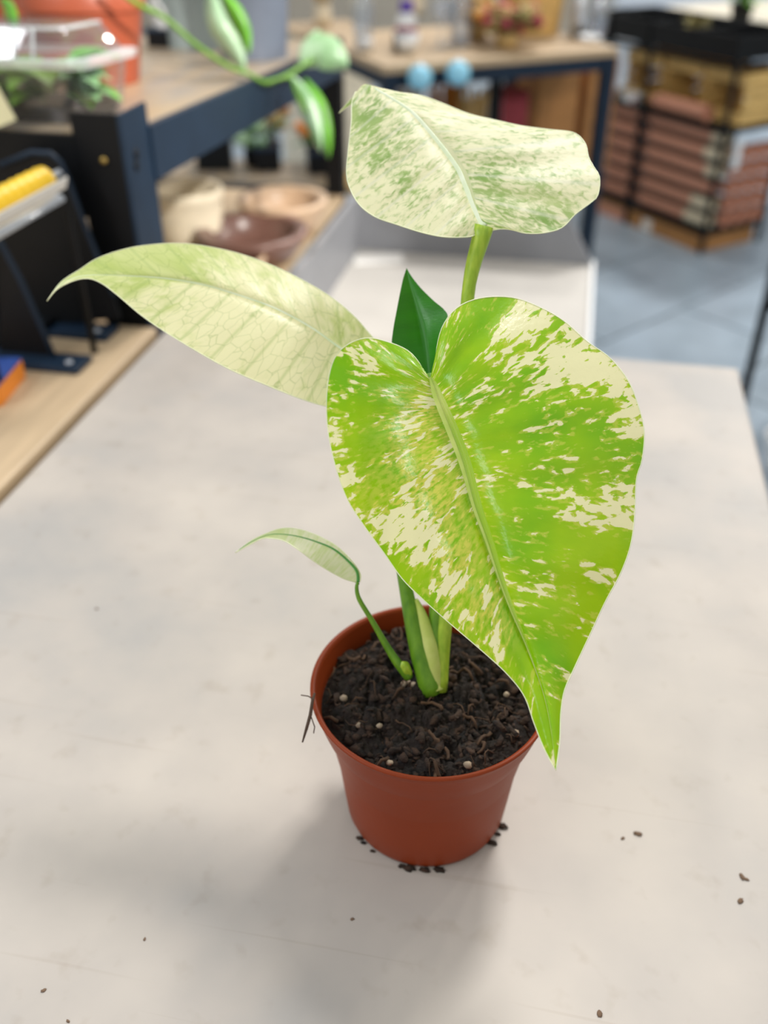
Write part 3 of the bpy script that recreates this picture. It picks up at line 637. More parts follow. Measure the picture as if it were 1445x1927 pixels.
b = MB(); a2, c2 = P(-60, 452, .782), P(122, 352, .852); d2 = c2 - a2; u2 = d2.normalized(); w2 = Vector((.28, -.5, .62)); w2 = (w2 - u2 * w2.dot(u2)).normalized(); n2 = u2.cross(w2)
k = 44
for i in range(k):
    p0 = a2 + d2 * (i / k); p1 = a2 + d2 * ((i + 1) / k); pm = (p0 + p1) / 2
    b.add([p0, p1, p1 + w2 * .012, pm + w2 * .0145, p0 + w2 * .012, p0 + n2 * .0015, p1 + n2 * .0015, p1 + w2 * .012 + n2 * .0015, pm + w2 * .0145 + n2 * .0015, p0 + w2 * .012 + n2 * .0015], [(0, 1, 2, 3, 4), (9, 8, 7, 6, 5), (0, 5, 6, 1), (4, 3, 8, 9), (3, 2, 7, 8)])
b.build('cutter_blade', M['paper'], ds, True)
a3, c3 = P(-60, 472, .786), P(112, 372, .856)
for (e, g) in ((e0, a3), (e1, c3)): MB().tube([e, g], .003, 8).build('cutter_bracket', M['black'], ds, True, True)
MB().tube([a3, c3], .007, 12, .6).build('cutter_bar', M['steel'], ds, True, True)

# books / box lying at the counter's left edge and a price card
q = PZ(0, 745, .787)
bx = tag(empty('small_carton', (q.x - .028, q.y + .004, .787), .15), 'blue and orange carton on the counter in front of the dispenser', 'box')
MB().box((-.04, -.03, 0), (.038, .032, .02), bev=.001).build('carton_side', M['orange'], bx); MB().box((-.0402, -.0302, .02), (.0382, .0322, .0215)).build('carton_lid', M['blue'], bx)
MB().box((.01, -.0306, .002), (.024, -.0302, .015)).build('carton_print', M['white'], bx)
q0, q1, q2, q3 = [PY(x, y, YF - .0035) for x, y in ((-90, 130), (-4, 166), (30, 226), (-60, 262))]
cd_ = plate([q0, q1, q2, q3], Vector((0, 1, 0)), .0015).build('price_card', M['pale_yellow']); tag(cd_, 'pale yellow card in front of the clear propagator box', 'card')

# clear propagator box with seedlings, on the upper board
PB = empty('propagator_box', (-.622, .994, shz(.994))); tag(PB, 'clear plastic propagator box with domed lid on the upper shelf', 'box')
PB.rotation_euler.x = -.048
def shell(z, x0, x1, y0, y1, r=.02):
    out = []
    for cx, cy, a0 in ((x1 - r, y1 - r, 0), (x0 + r, y1 - r, 90), (x0 + r, y0 + r, 180), (x1 - r, y0 + r, 270)):
        for k in range(5): a = math.radians(a0 + k * 22.5); out.append((cx + r * math.cos(a), cy + r * math.sin(a), z))
    return out
def loft(rings, cap0=False, cap1=False):
    b = MB(); n = len(rings[0]); vv = [q for r in rings for q in r]
    ff = [(j * n + i, j * n + (i + 1) % n, (j + 1) * n + (i + 1) % n, (j + 1) * n + i) for j in range(len(rings) - 1) for i in range(n)]
    if cap0: ff.append(tuple(range(n)))
    if cap1: ff.append(tuple((len(rings) - 1) * n + i for i in range(n)))
    return b.add(vv, ff)
hx, hy = .122, .065
loft([shell(.0005, -hx + .008, hx - .008, -hy + .008, hy - .008), shell(.054, -hx, hx, -hy, hy)], True).build('tub', M['clear'], PB, False, 'auto')
loft([shell(.054, -hx - .002, hx + .002, -hy - .002, hy + .002), shell(.054, -hx - .008, hx + .008, -hy - .008, hy + .008), shell(.061, -hx - .01, hx + .01, -hy - .01, hy + .01), shell(.062, -hx + .002, hx - .002, -hy + .002, hy - .002)]).build('lid_flange', M['frosted'], PB, False, 'auto')
loft([shell(.062, -hx + .002, hx - .002, -hy + .002, hy - .002), shell(.088, -hx + .018, hx - .018, -hy + .014, hy - .014), shell(.091, -hx + .024, hx - .024, -hy + .02, hy - .02)], False, True).build('lid', M['clear'], PB, False, 'auto')
MB().tube([(-hx + .03, -hy + .0145, .0885), (hx - .03, -hy + .0145, .0885), (hx - .0185, -hy + .026, .0885), (hx - .0185, hy - .03, .0885)], .0018, 6).build('lid_edge', M['frosted'], PB, False, True)
for x in (.055, .075): MB().tube([(x, -hy + .002, .062), (x - .002, -hy + .0135, .088)], .0022, 6).build('lid_rib', M['frosted'], PB, False, True)
loft([shell(.002, -hx + .012, hx - .012, -hy + .012, hy - .012), shell(.014, -hx + .010, hx - .010, -hy + .010, hy - .010)], True, True).build('compost', M['soil'], PB)

def blade(L, Wd, droop=.3, n=8, cup=.2):
    """a small pointed leaf along +Y, base at the origin"""
    b = MB(); vv = []; ff = []
    for i in range(n + 1):
        t = i / n; w = Wd * math.sin(math.pi * min(t * .97 + .03, 1)) ** .8 * (1 - .35 * t); y = L * t; z = L * (droop * .6 * t - droop * 1.3 * t * t)
        for s in (-1, -.5, 0, .5, 1): vv.append(Vector((w * s, y, z + cup * w * s * s)))
    for i in range(n):
        for k in range(4): ff.append((i * 5 + k, i * 5 + k + 1, i * 5 + 6 + k, i * 5 + 5 + k))
    return b.add(vv, ff)
SL = ['leftmost seedling in the clear propagator box, cut by the frame', 'dark seedling second from the left in the propagator box', 'broad pale seedling low in the middle of the propagator box', 'bright green seedling in the right half of the propagator box', 'pale seedling against the right end of the propagator box']
for i, (sx_, sy_, L, mt) in enumerate(((-.622, 0.984, .052, 'seedling'), (-.588, 1.004, .05, 'bgleaf_dark'), (-.566, 0.974, .056, 'seedling'), (-.540, 0.994, .052, 'bgleaf'), (-.520, 0.974, .036, 'bgleaf_pale'))):
    q = Vector((sx_, sy_, 0)); z0 = shz(q.y) + .0145
    se = tag(empty('seedling', (q.x, q.y, z0)), SL[i], 'seedling', 'seedlings in the propagator box')
    MB().tube([(0, 0, 0), (.001, 0, .012), (0, .001, .032)], .0016, 6).build('stem', M['stem'], se, False, True)
    for k in range(11):
        o = blade(L * random.uniform(.8, 1.1), L * .42, .5).build('leaf', M[mt], se, False, True); o.location = (0, 0, .004 + .0028 * k); o.rotation_euler = (random.uniform(.15, .6), 0, k * .9 + i)

# orange plastic pots on the upper board
def pot_obj(name, label, cat, c, rt, rb, h, m, rim=.006, rimh=.02, tip=None, inner=None, group=None):
    o = tag(empty(name, c), label, cat, group)
    if rimh: pr = [(0, .002), (rb - .003, .002), (rb, 0), (rt - rim, h - rimh), (rt - .001, h - rimh + .001), (rt, h - .002), (rt - .001, h), (rt - .004, h), (rt - .007, h - .004), (rb - .004, .006), (0, .006)]
    else: pr = rim
    MB().lathe(pr, 40).build('body', m, o, False, 'auto')
    if inner: MB().lathe([(rt - .012, h - inner), (rt * .5, h - inner + .003), (0, h - inner + .004)], 24).build('soil', M['soil'], o, False, True)
    o.rotation_euler.x = -.048 if c[2] > .8 and c[1] < 1.85 and c[0] < -.4 else 0
    return o
op = pot_obj('plant_pot', 'large orange-brown plastic pot behind the propagator box', 'pot', (-.642, 1.235, shz(1.235)), .079, .060, .104, M['orange_plastic'], inner=.012)
for i, (a, tilt) in enumerate(((0, .2), (1.4, .3), (2.6, .25), (4.0, .3), (5.2, .2))):
    e = Vector((math.cos(a) * tilt * .12, math.sin(a) * tilt * .12, .13))
    MB().tube([(math.cos(a) * .014, math.sin(a) * .014, .094), Vector((math.cos(a) * .02, math.sin(a) * .02, .094)) + e * .5, Vector((math.cos(a) * .02, math.sin(a) * .02, .094)) + e], [.004, .0035, .002], 8).build('stem', M['stem_yellow'], op, False, True)
    o = blade(.10, .03, .8).build('leaf', M['bgleaf'], op, False, True); o.location = Vector((math.cos(a) * .02, math.sin(a) * .02, .094)) + e; o.rotation_euler = (.6, 0, a - 1.57)
pot_obj('plant_pot', 'orange plastic pot at the left edge behind the propagator lid', 'pot', (-.835, 1.36, shz(1.36)), .060, .05, .11, M['orange_plastic'], inner=.012)

# grey planters and a white lattice pot further back on the board
def base_on_board(px, py):
    q = PZ(px, py, .96)
    for _ in range(6): q = PZ(px, py, shz(q.y))
    return q
q = base_on_board(512, 112); rl = .052
pot_obj('planter', 'tall blue-grey planter at the far end of the upper shelf', 'planter', (q.x - .035, q.y + .02, shz(q.y + .02)), .062, .052, .14, M['grey_glaze'], rim=.003, rimh=.012)
q = base_on_board(425, 118)
pot_obj('planter', 'pale grey-green planter behind the trailing vine', 'planter', (-.650, 1.655, shz(1.655)), .060, .055, .13, M['pale_grey'], rim=.003, rimh=.012)
q = PY(326, 50, 1.66)
rb = tag(empty('riser_block', (q.x, q.y, shz(q.y))), 'black riser block under the white lattice pot', 'riser')
hh = q.z - shz(q.y); MB().box((-.036, -.036, .001), (.036, .036, hh - .004), bev=.002).build('block', M['black'], rb); MB().box((-.039, -.039, hh - .004), (.039, .039, hh), bev=.001).build('top_plate', M['blueblack'], rb)
lp = tag(empty('lattice_pot', (q.x, q.y, q.z + .0005)), 'white pot with open diamond lattice sides on a black riser', 'pot')
MB().lathe([(0, .003), (.030, .003), (.031, 0), (.033, .004), (.033, .01), (.030, .011)], 24).build('foot', M['white'], lp, False, 'auto')
MB().lathe([(.028, .011), (.034, .075), (.031, .075), (.026, .011)], 24).build('inner_wall', M['pale_grey'], lp, False, 'auto')
for s in (-1, 1):
    for k in range(10):
        a0 = k * .628; pts = []
        for i in range(9): t = i / 8; a = a0 + s * t * 1.25; r = .031 + .006 * t; pts.append((r * math.cos(a), r * math.sin(a), .008 + .068 * t))
        MB().tube(pts, .0022, 6).build('lattice_bar', M['white'], lp, False, True)
MB().lathe([(.036, .073), (.0395, .076), (.036, .08), (.033, .076), (.036, .073)], 24).build('rim', M['white'], lp, False, True)
# trailing vine over the shelf edge
vn = tag(empty('trailing_vine', P(240, 0, 1.12)), 'trailing green vine with marbled leaves hanging over the shelf edge', 'vine')
vp = spline([(205, -30, 1.09), (260, 8, 1.11), (310, 34, 1.14), (370, 85, 1.18), (430, 125, 1.22), (470, 140, 1.25), (500, 155, 1.28), (540, 142, 1.33), (575, 120, 1.36), (600, 112, 1.38)], 40)
MB().tube([P(q.x, q.y, q.z) for q in vp], .0030, 8).build('stem', M['stem'], vn, True, True)
vp = spline([(500, 155, 1.28), (545, 145, 1.31), (556, 170, 1.31), (575, 210, 1.31)], 16)
MB().tube([P(q.x, q.y, q.z) for q in vp], .0022, 6).build('stem', M['stem'], vn, True, True)
def vine_leaf(mid, wid, m, lab=None):
    s = spline(mid, 14); b = MB(); vv = []; ff = []
    for i, q in enumerate(s):
        t = i / 13; w = wid * (math.sin(math.pi * min(t * .93 + .07, 1)) ** .75)
        j = min(i + 1, 13); h = max(i - 1, 0); dx, dy = s[j].x - s[h].x, s[j].y - s[h].y; l = math.hypot(dx, dy) + 1e-6
        for k in (-1, -.5, 0, .5, 1): vv.append(P(q.x - dy / l * w * k, q.y + dx / l * w * k, q.z + .012 * k * k + .010 * k))
    for i in range(13):
        for k in range(4): ff.append((i * 5 + k, i * 5 + k + 1, i * 5 + 6 + k, i * 5 + 5 + k))
    b.add(vv, ff).build('leaf', M[m], vn, True, True)
vine_leaf([(395, -20, 1.22), (408, 40, 1.22), (430, 75, 1.23), (447, 105, 1.24), (462, 142, 1.25)], 20, 'bgleaf_pale')
vine_leaf([(418, -12, 1.24), (440, 20, 1.25), (458, 60, 1.26), (468, 105, 1.26)], 16, 'bgleaf')
vine_leaf([(570, 120, 1.37), (600, 95, 1.36), (630, 110, 1.36), (655, 128, 1.37)], 34, 'bgleaf_pale')
vine_leaf([(575, 105, 1.39), (590, 80, 1.4), (600, 55, 1.41)], 16, 'bgleaf_pale')
vine_leaf([(548, 146, 1.31), (570, 180, 1.31), (588, 225, 1.32), (604, 288, 1.33)], 17, 'bgleaf_pale')
vine_leaf([(572, 150, 1.34), (600, 200, 1.35), (612, 250, 1.36), (618, 300, 1.37)], 15, 'bgleaf')
vine_leaf([(0, 0, 1.0), (15, 10, 1.0), (25, 40, 1.0), (30, 60, 1.0)], 12, 'bgleaf')

# stoneware on the lower board
BZ = .672
def ware(name, label, px0, px1, py, zr, prof_fn, m, cat):
    a, c = PZ(px0, py, zr), PZ(px1, py, zr); r = (c - a).length / 2; ctr = (a + c) / 2
    o = tag(empty(name, (ctr.x, ctr.y, BZ)), label, cat)
    MB().lathe(prof_fn(r, zr - BZ), 48).build('body', m, o, False, True)
    return o
def jar(r, h): return [(0, .003), (r * .78, .003), (r * .8, 0), (r * .86, h * .3), (r * .95, h * .66), (r * .93, h * .78), (r, h * .86), (r * 1.0, h * .97), (r * .95, h), (r * .84, h * .98), (r * .80, h * .9), (r * .80, h * .5), (r * .7, .01), (0, .008)]
def bowl(r, h): return [(0, .003), (r * .6, .003), (r * .62, 0), (r * .8, h * .3), (r * .93, h * .68), (r * .97, h * .8), (r, h * .9), (r * .98, h), (r * .86, h * 1.0), (r * .76, h * .94), (r * .74, h * .8), (r * .6, h * .3), (r * .4, .012), (0, .01)]
ware('stoneware_pot', 'cream stoneware pot with rolled rim on the lower shelf', 282, 418, 352, .775, jar, M['cream'], 'pot')
ware('stoneware_bowl', 'tan stoneware bowl beside the far shelf post', 445, 618, 372, .728, bowl, M['tan'], 'bowl')
ware('stoneware_bowl', 'dark brown glazed bowl in front of the tan bowl', 366, 580, 430, .722, bowl, M['brown'], 'bowl')
ware('stoneware_bowl', 'low tan bowl half hidden behind the long pale leaf', 392, 500, 482, .708, bowl, M['tan'], 'bowl')

# ------------------------------------------------------------------ low display bench with flowers behind the shelf unit
def facing(px, py, z, px2, py2):
    a, c = PZ(px, py, z), PZ(px2, py2, z); return a, c
LZ = .42
a, c = facing(395, 333, LZ, 640, 342)
lb = tag(empty('low_bench', ((a.x + c.x) / 2, a.y + .3, 0)), 'low black framed bench with flowers behind the shelf unit', 'bench')
x0, x1, y0 = a.x - .35, c.x - .035, min(a.y, c.y)
MB().box((x0, y0, LZ - .016), (x1, y0 + .215, LZ)).build('bench_top', M['wood_grey'], lb, True)
MB().box((x0, y0 + .004, LZ - .075), (x1, y0 + .02, LZ - .017)).build('front_rail', M['blueblack'], lb, True)
for x in (x0 + .03, x1 - .03):
    for y in (y0 + .03, y0 + .185): MB().box((x - .02, y - .02, 0), (x + .02, y + .02, LZ - .016)).build('leg', M['black'], lb, True)
def on(px, py, z): return PZ(px, py, z)
def bouquet(name, label, c, mats, n, h, spread, cat='flowers', vase=None, stemm='straw', fr=.016, leafm=None):
    o = tag(empty(name, c), label, cat)
    z0 = 0
    if vase is not None:
        vm, vr, vh = vase; MB().lathe([(0, .003), (vr * .8, .003), (vr * .85, 0), (vr, vh * .5), (vr * .8, vh * .9), (vr * .95, vh), (vr * .85, vh), (vr * .7, vh * .88), (vr * .85, vh * .5), (vr * .7, .008), (0, .008)], 24).build('vase', M[vm], o, False, True); z0 = vh * .4
    rn = random.Random(hash(label) % 1000 if False else len(label))
    for k in range(n):
        a_ = rn.random() * 6.283; s_ = spread * math.sqrt(rn.random()); hh = h * rn.uniform(.4, 1.05)
        e = Vector((s_ * math.cos(a_), s_ * math.sin(a_), z0 + hh))
        MB().tube([(0, 0, max(z0, .004)), Vector((e.x * .35, e.y * .35, z0 + hh * .55)), e], .0018, 5).build('stem', M[stemm], o, False, True)
        MB().ball(e, fr * rn.uniform(.7, 1.2), 2, (1, 1, .8), .7, k).build('flower_head', M[rn.choice(mats)], o, False, True)
        if leafm and k % 2 == 0:
            l = blade(.05, .014, .6).build('leaf', M[leafm], o, False, True); l.location = e * .7; l.rotation_euler = (.4, 0, a_)
    return o
q = on(512, 300, LZ); bouquet('orange_flowers', 'loose orange and tan flowers in a glass vase on the low bench', (q.x, q.y, LZ), ['dried_orange', 'straw', 'dried_orange'], 20, .17, .08, vase=('glass', .03, .08), stemm='stem', leafm='bgleaf_pale')
q = on(590, 316, LZ); bouquet('orange_flowers', 'orange blooms in a pale vase nearest the far shelf post', (q.x, q.y, LZ), ['dried_orange', 'orange'], 16, .14, .06, vase=('glass', .026, .07), stemm='stem', leafm='bgleaf_dark')
q = on(535, 262, LZ); bouquet('leafy_bunch', 'grey-green leafy bunch behind the orange flowers', (q.x, min(q.y + .03, y0 + .15), LZ), ['bgleaf_pale'], 16, .13, .075, vase=('black', .028, .06), stemm='stem', fr=.022, leafm='bgleaf_pale', cat='plant')
for i, (px, py, w, h, lab) in enumerate(((400, 318, .055, .10, 'square black planter box at the left of the low bench'), (500, 322, .04, .075, 'small black planter box beside the orange flowers'), (596, 328, .035, .07, 'black cube planter close to the far shelf post'))):
    q = on(px, py, LZ); o = tag(empty('planter_box', (q.x, q.y + .03, LZ), .3), lab, 'planter')
    MB().box((-w, -w, 0), (w, w, h - .004)).build('body', M['black'], o); MB().box((-w - .003, -w - .003, h - .012), (w + .003, -w + .004, h)).box((-w - .003, w - .004, h - .012), (w + .003, w + .003, h)).box((-w - .003, -w, h - .012), (-w + .004, w, h)).box((w - .004, -w, h - .012), (w + .003, w, h)).build('rim', M['blueblack'], o)
    MB().box((-w + .006, -w + .006, h - .004), (w - .006, w - .006, h - .002)).build('soil', M['soil'], o)
q = on(432, 300, LZ); bouquet('dried_bunch', 'brown dried twigs standing beside the black planter box', (q.x, y0 + .15, LZ), ['box_brown', 'straw'], 14, .14, .05, stemm='box_brown', vase=('brown', .028, .06), fr=.01)

# ------------------------------------------------------------------ second table: pale wood top, dark blue frame
T2 = .75
c0, cR, cL = PZ(722, 124, T2), PZ(1166, 90, T2), PZ(655, 100, T2)
ex = (cR - c0); Lx = ex.length; ex.normalize(); ey = Vector((-ex.y, ex.x, 0))
ang = math.atan2(ex.y, ex.x)
t2 = tag(empty('display_table', (c0.x, c0.y, 0), ang), 'wooden table on dark blue metal frame holding glassware and dried flowers', 'table')
Dp = .62
MB().box((0, 0, T2 - .022), (Lx, Dp, T2), bev=.002).build('tabletop', M['wood_pale'], t2)
for (x, y) in ((.02, .02), (Lx - .02, .02), (.02, Dp - .02), (Lx - .02, Dp - .02)): MB().box((x - .018, y - .018, 0), (x + .018, y + .018, T2 - .022)).build('leg', M['blueblack'], t2)
for y in (.008, Dp - .026): MB().box((.038, y, T2 - .062), (Lx - .038, y + .018, T2 - .022)).build('frame_rail', M['blueblack'], t2)
for x in (.008, Lx - .026): MB().box((x, .038, T2 - .062), (x + .018, Dp - .038, T2 - .022)).build('frame_rail', M['blueblack'], t2)
MB().box((.46, .20, .0), (.49, .23, T2 - .062)).build('leg', M['black'], t2)
def t2w(x, y, z=T2): return c0 + ex * x + ey * y + Vector((0, 0, z - c0.z))
def t2p(px, py): q = PZ(px, py, T2) - c0; return q.dot(ex), q.dot(ey)
def t2ray(px, py, dep):
    d = ray(px, py); t = (t2w(0, dep) - CAM).dot(ey) / d.dot(ey); q = CAM + d * t; return (q - c0).dot(ex), q.z
def vase_prof(r, h, kind):
    if kind == 0: return [(0, .003), (r * .8, .003), (r * .82, 0), (r, h * .4), (r * .9, h * .7), (r * .55, h * .88), (r * .7, h), (r * .62, h), (r * .48, h * .88), (r * .82, h * .68), (r * .92, h * .4), (r * .7, .01), (0, .01)]
    if kind == 1: return [(0, .003), (r * .6, .003), (r * .62, 0), (r * .18, .008), (r * .14, h * .4), (r * .5, h * .5), (r, h * .75), (r * .9, h), (r * .84, h), (r * .93, h * .75), (r * .45, h * .53), (0, h * .47)]
    if kind == 2: return [(0, .003), (r * .55, .003), (r * .6, 0), (r * .85, h * .5), (r, h), (r * .93, h), (r * .78, h * .5), (r * .5, .01), (0, .01)]
    return [(0, .003), (r * .95, .003), (r, 0), (r, h * .97), (r * .96, h), (r * .9, h * .97), (r * .9, .01), (0, .01)]
for (px, py, r, h, kind, m, name, lab, cat) in (
    (684, 90, .030, .17, 0, 'glass', 'glass_vase', 'clear glass bottle vase nearest the table corner', 'vase'),
    (690, 98, .018, .035, 3, 'white', 'tealight_holder', 'small white tealight holder by the table corner', 'candle holder'),
    (766, 100, .036, .05, 2, 'white', 'ceramic_bowl', 'white tapered ceramic bowl on the wooden table', 'bowl'),
    (752, 96, .020, .05, 3, 'blueblack', 'ceramic_cup', 'dark cup tucked behind the white tapered bowl', 'cup'),
    (828, 88, .028, .13, 1, 'glass', 'wine_glass', 'clear stemmed glass in the middle of the wooden table', 'glass'),
    (845, 84, .026, .12, 1, 'glass', 'wine_glass', 'clear stemmed glass right of the middle one, touching the dried flowers', 'glass'),
    (866, 86, .032, .17, 0, 'glass', 'glass_vase', 'tall clear vase beside the dried flower basket', 'vase'),
    (1108, 78, .04, .015, 2, 'white', 'ceramic_dish', 'shallow white dish at the right end of the wooden table', 'dish'),
    (1086, 70, .03, .16, 0, 'steel', 'metal_vase', 'silvery metal vase behind the wicker panel', 'vase'),
    (1122, 66, .032, .14, 0, 'glass', 'glass_vase', 'clear glass vase at the right end of the table', 'vase')):
    q = PZ(px, py, T2); o = tag(empty(name, (q.x, q.y, T2)), lab, cat); MB().lathe(vase_prof(r, h, kind), 28).build('body', M[m], o, False, True)
    if name == 'tealight_holder': MB().lathe([(0, h * .7), (r * .88, h * .7)], 16).build('wax', M['creamclay'], o, False, True)
q = PZ(764, 82, T2)
pj = tag(empty('lidded_jar', (q.x, q.y, T2)), 'white jar with purple cap behind the white bowl', 'jar')
MB().lathe([(0, .002), (.026, .002), (.028, 0), (.032, .04), (.03, .07), (.018, .085), (.018, .09), (0, .09)], 28).build('body', M['white'], pj, False, True)
MB().lathe([(.02, .086), (.0215, .09), (.0215, .112), (.018, .117), (0, .118)], 24).build('cap', M['purple'], pj, False, 'auto'); MB().lathe([(.0325, .03), (.0325, .05)], 24).build('band', M['dried_red'], pj, False, True)
# woven panel, basket and dried bouquets on the table
q = t2w(t2ray(955, 40, .13)[0], .13)
bouquet('dried_bouquet', 'mixed dried bouquet of red, orange and olive heads against the wicker basket', tuple(q), ['dried_red', 'dried_olive', 'dried_orange', 'dried_olive', 'straw', 'dried_red'], 80, .085, .095, fr=.015, leafm='dried_olive', vase=('straw', .035, .05))
q = t2w(t2ray(900, 40, .30)[0], .30)
bouquet('dried_bouquet', 'olive and orange dried bunch left of the red one', tuple(q), ['dried_olive', 'dried_orange', 'straw'], 50, .10, .07, fr=.014, leafm='dried_olive', vase=('straw', .03, .05))
q = t2w(t2ray(1000, 40, .36)[0], .36)
wk = tag(empty('wicker_basket', tuple(q), ang), 'tall golden wicker basket standing on the wooden table', 'basket')
for k in range(22):
    z = .006 + k * .0105; b = MB(); pts = [((.085 + .02 * z / .2) * math.cos(a * .2094) * (1 + .015 * (-1) ** (a + k)), (.085 + .02 * z / .2) * math.sin(a * .2094) * (1 + .015 * (-1) ** (a + k)), z) for a in range(31)]
    b.tube(pts, .0056, 6).build('wicker_band', M['wood_crate'], wk, False, True)
for k in range(15):
    a_ = k * .4189; MB().tube([(.085 * math.cos(a_), .085 * math.sin(a_), .002), (.108 * math.cos(a_), .108 * math.sin(a_), .236)], .004, 6).build('stake', M['straw'], wk, False, True)
for (px, py, lab, ml) in ((610, 40, 'tall tan grass bunch standing left of the wooden table', ['straw', 'dried_orange']), (700, 30, 'tan and brown grasses at the back left of the wooden table', ['straw', 'box_brown']), (800, 40, 'brown dried grasses behind the white jar', ['box_brown', 'straw', 'dried_orange'])):
    q = PZ(px, py, T2); loc = q + ey * .1
    if px == 610: loc = PZ(598, 62, .62)
    bouquet('dried_grass', lab, (loc.x, loc.y, T2 if px != 610 else .62), ml, 40, .2, .07, fr=.012, vase=('cream', .04, .09), cat='dried grass')
# cream box stand to the left of the table
q = PZ(590, 120, .5)
cb = tag(empty('cream_plinth', (q.x, q.y + .18, 0), ang), 'cream plinth carrying tan grass behind the shelf unit', 'plinth')
MB().box((-.16, -.16, .02), (.16, .16, .60), bev=.003).build('body', M['cream'], cb); MB().box((-.17, -.17, .60), (.17, .17, .62), bev=.003).build('top', M['wood_pale'], cb); MB().box((-.14, -.14, 0), (.14, .14, .02)).build('plinth_foot', M['black'], cb)
for o in bpy.data.objects:
    if o.get('label', '').startswith('tall tan grass'): o.location = (cb.location.x, cb.location.y, .62)

# under the wooden table: lower shelf, straw bundles, sky blue balls standing in for bright glints, cloth
MB().box((.03, .05, .30), (Lx - .03, Dp - .05, .318)).build('lower_shelf', M['wood_crate'], t2)
def bundle(px, dep, r, h, m, lab, n=46):
    lx, _ = t2ray(px, 170, dep); o = tag(empty('straw_bundle', t2w(lx, dep, .318)), lab, 'dried grass')
    rn = random.Random(px); b = MB()
    for k in range(n):
        a_ = rn.random() * 6.283; s_ = r * math.sqrt(rn.random()); tp = rn.uniform(.9, 1.4)
        b.tube([(s_ * math.cos(a_), s_ * math.sin(a_), .001), (s_ * .6 * math.cos(a_), s_ * .6 * math.sin(a_), h * .45), (s_ * tp * math.cos(a_), s_ * tp * math.sin(a_), h * rn.uniform(.85, 1.0))], .0035, 5)
    st_ = b.build('straws', M[m], o, False, True); st_['kind'] = 'stuff'
    MB().lathe([(r * .64, h * .42), (r * .70, h * .45), (r * .64, h * .48)], 20).build('tie', M['box_brown'], o, False, True)
bundle(840, .30, .062, .33, 'dried_orange', 'wide golden straw bundle under the middle of the wooden table')
bundle(892, .16, .045, .33, 'straw', 'pale straw bundle beside the maroon cloth')
bundle(765, .30, .045, .32, 'straw', 'straw bundle under the left part of the wooden table')
for (px, py, lab) in ((790, 146, 'sky blue ball standing in for a bright glint at the table rail, left one'), (862, 138, 'sky blue ball standing in for a bright glint at the table rail, right one')):
    lx, lz = t2ray(px, py, -.04); o = tag(empty('glint_ball', t2w(lx, -.04, lz)), lab, 'glint'); o.rotation_euler.z = ang
    MB().ball((0, 0, 0), .034, 3).build('ball', M['skyblue'], o, False, True); MB().tube([(0, 0, .033), (0, .012, T2 - lz - .004), (0, .045, T2 - lz + .0015), (0, .07, T2 - lz + .0015)], .0012, 6).build('added_cord', M['straw'], o, False, True)
    MB().lathe([(.007, .031), (.007, .038), (0, .039)], 12).build('cap', M['steel'], o, False, True)
mc = tag(empty('folded_cloth', t2w(t2ray(955, 170, .26)[0], .26, .318), ang), 'maroon cloth draped over a grey block under the wooden table', 'cloth')
b = MB(); b.box((-.04, -.05, 0), (.04, .05, .14), bev=.004).build('block', M['pale_grey'], mc)
vv = [((i / 12 - .5) * .10, -.058 - .004 * math.sin(i * 1.9), .29 - j * .05) for j in range(5) for i in range(13)]; vv += [((i / 12 - .5) * .10, .058, .29 - j * .05) for j in range(5) for i in range(13)]
b = MB(); ff = []
for s in (0, 65):
    for j in range(4):
        for i in range(12): ff.append((s + j * 13 + i, s + j * 13 + i + 1, s + j * 13 + 14 + i, s + j * 13 + 13 + i))
ff += [(i, i + 1, 66 + i, 65 + i) for i in range(12)]
b.add(vv, ff).build('drape', M['maroon'], mc, False, True); MB().box((-.045, -.054, .14), (.045, .054, .286)).build('upper_block', M['white'], mc)
for (px, lab, w) in ((1030, 'brown cardboard crate on the lower shelf of the wooden table', .075), (1115, 'cardboard crate at the right end under the wooden table', .055)):
    o = tag(empty('cardboard_crate', t2w(t2ray(px, 170, .3)[0], .3, .318), ang), lab, 'crate')
    for (a_, b_) in (((-w, -w, 0), (w, -w + .008, .36)), ((-w, w - .008, 0), (w, w, .36)), ((-w, -w + .008, 0), (-w + .008, w - .008, .36)), ((w - .008, -w + .008, 0), (w, w - .008, .36))): MB().box(a_, b_).build('panel', M['box_brown'], o)
    MB().box((-w + .008, -w + .008, 0), (w - .008, w - .008, .008)).build('bottom', M['box_brown'], o)

# ------------------------------------------------------------------ rack of nested clay pots on the right
k0 = PZ(1317, 478, 0); k1 = PZ(1132, 402, 0)
fx = (k1 - k0); fx.z = 0; fx.normalize(); fy = Vector((fx.y, -fx.x, 0))
RA = math.atan2(-fx.y, -fx.x)           # local +X runs from the far left end to the near corner
def rk(px, py): # distance along the front measured from the near corner
    # intersect the pixel ray with the front plane of the rack
    d = ray(px, py); n = fy; t = (k0 - CAM).dot(n) / d.dot(n); q = CAM + d * t; return (q - k0).dot(fx), q.z
LEN = .74; DEP = .30
rack = tag(empty('pot_rack', (k0.x, k0.y, 0), RA), 'black metal rack filled with rows of nested clay pots', 'rack')
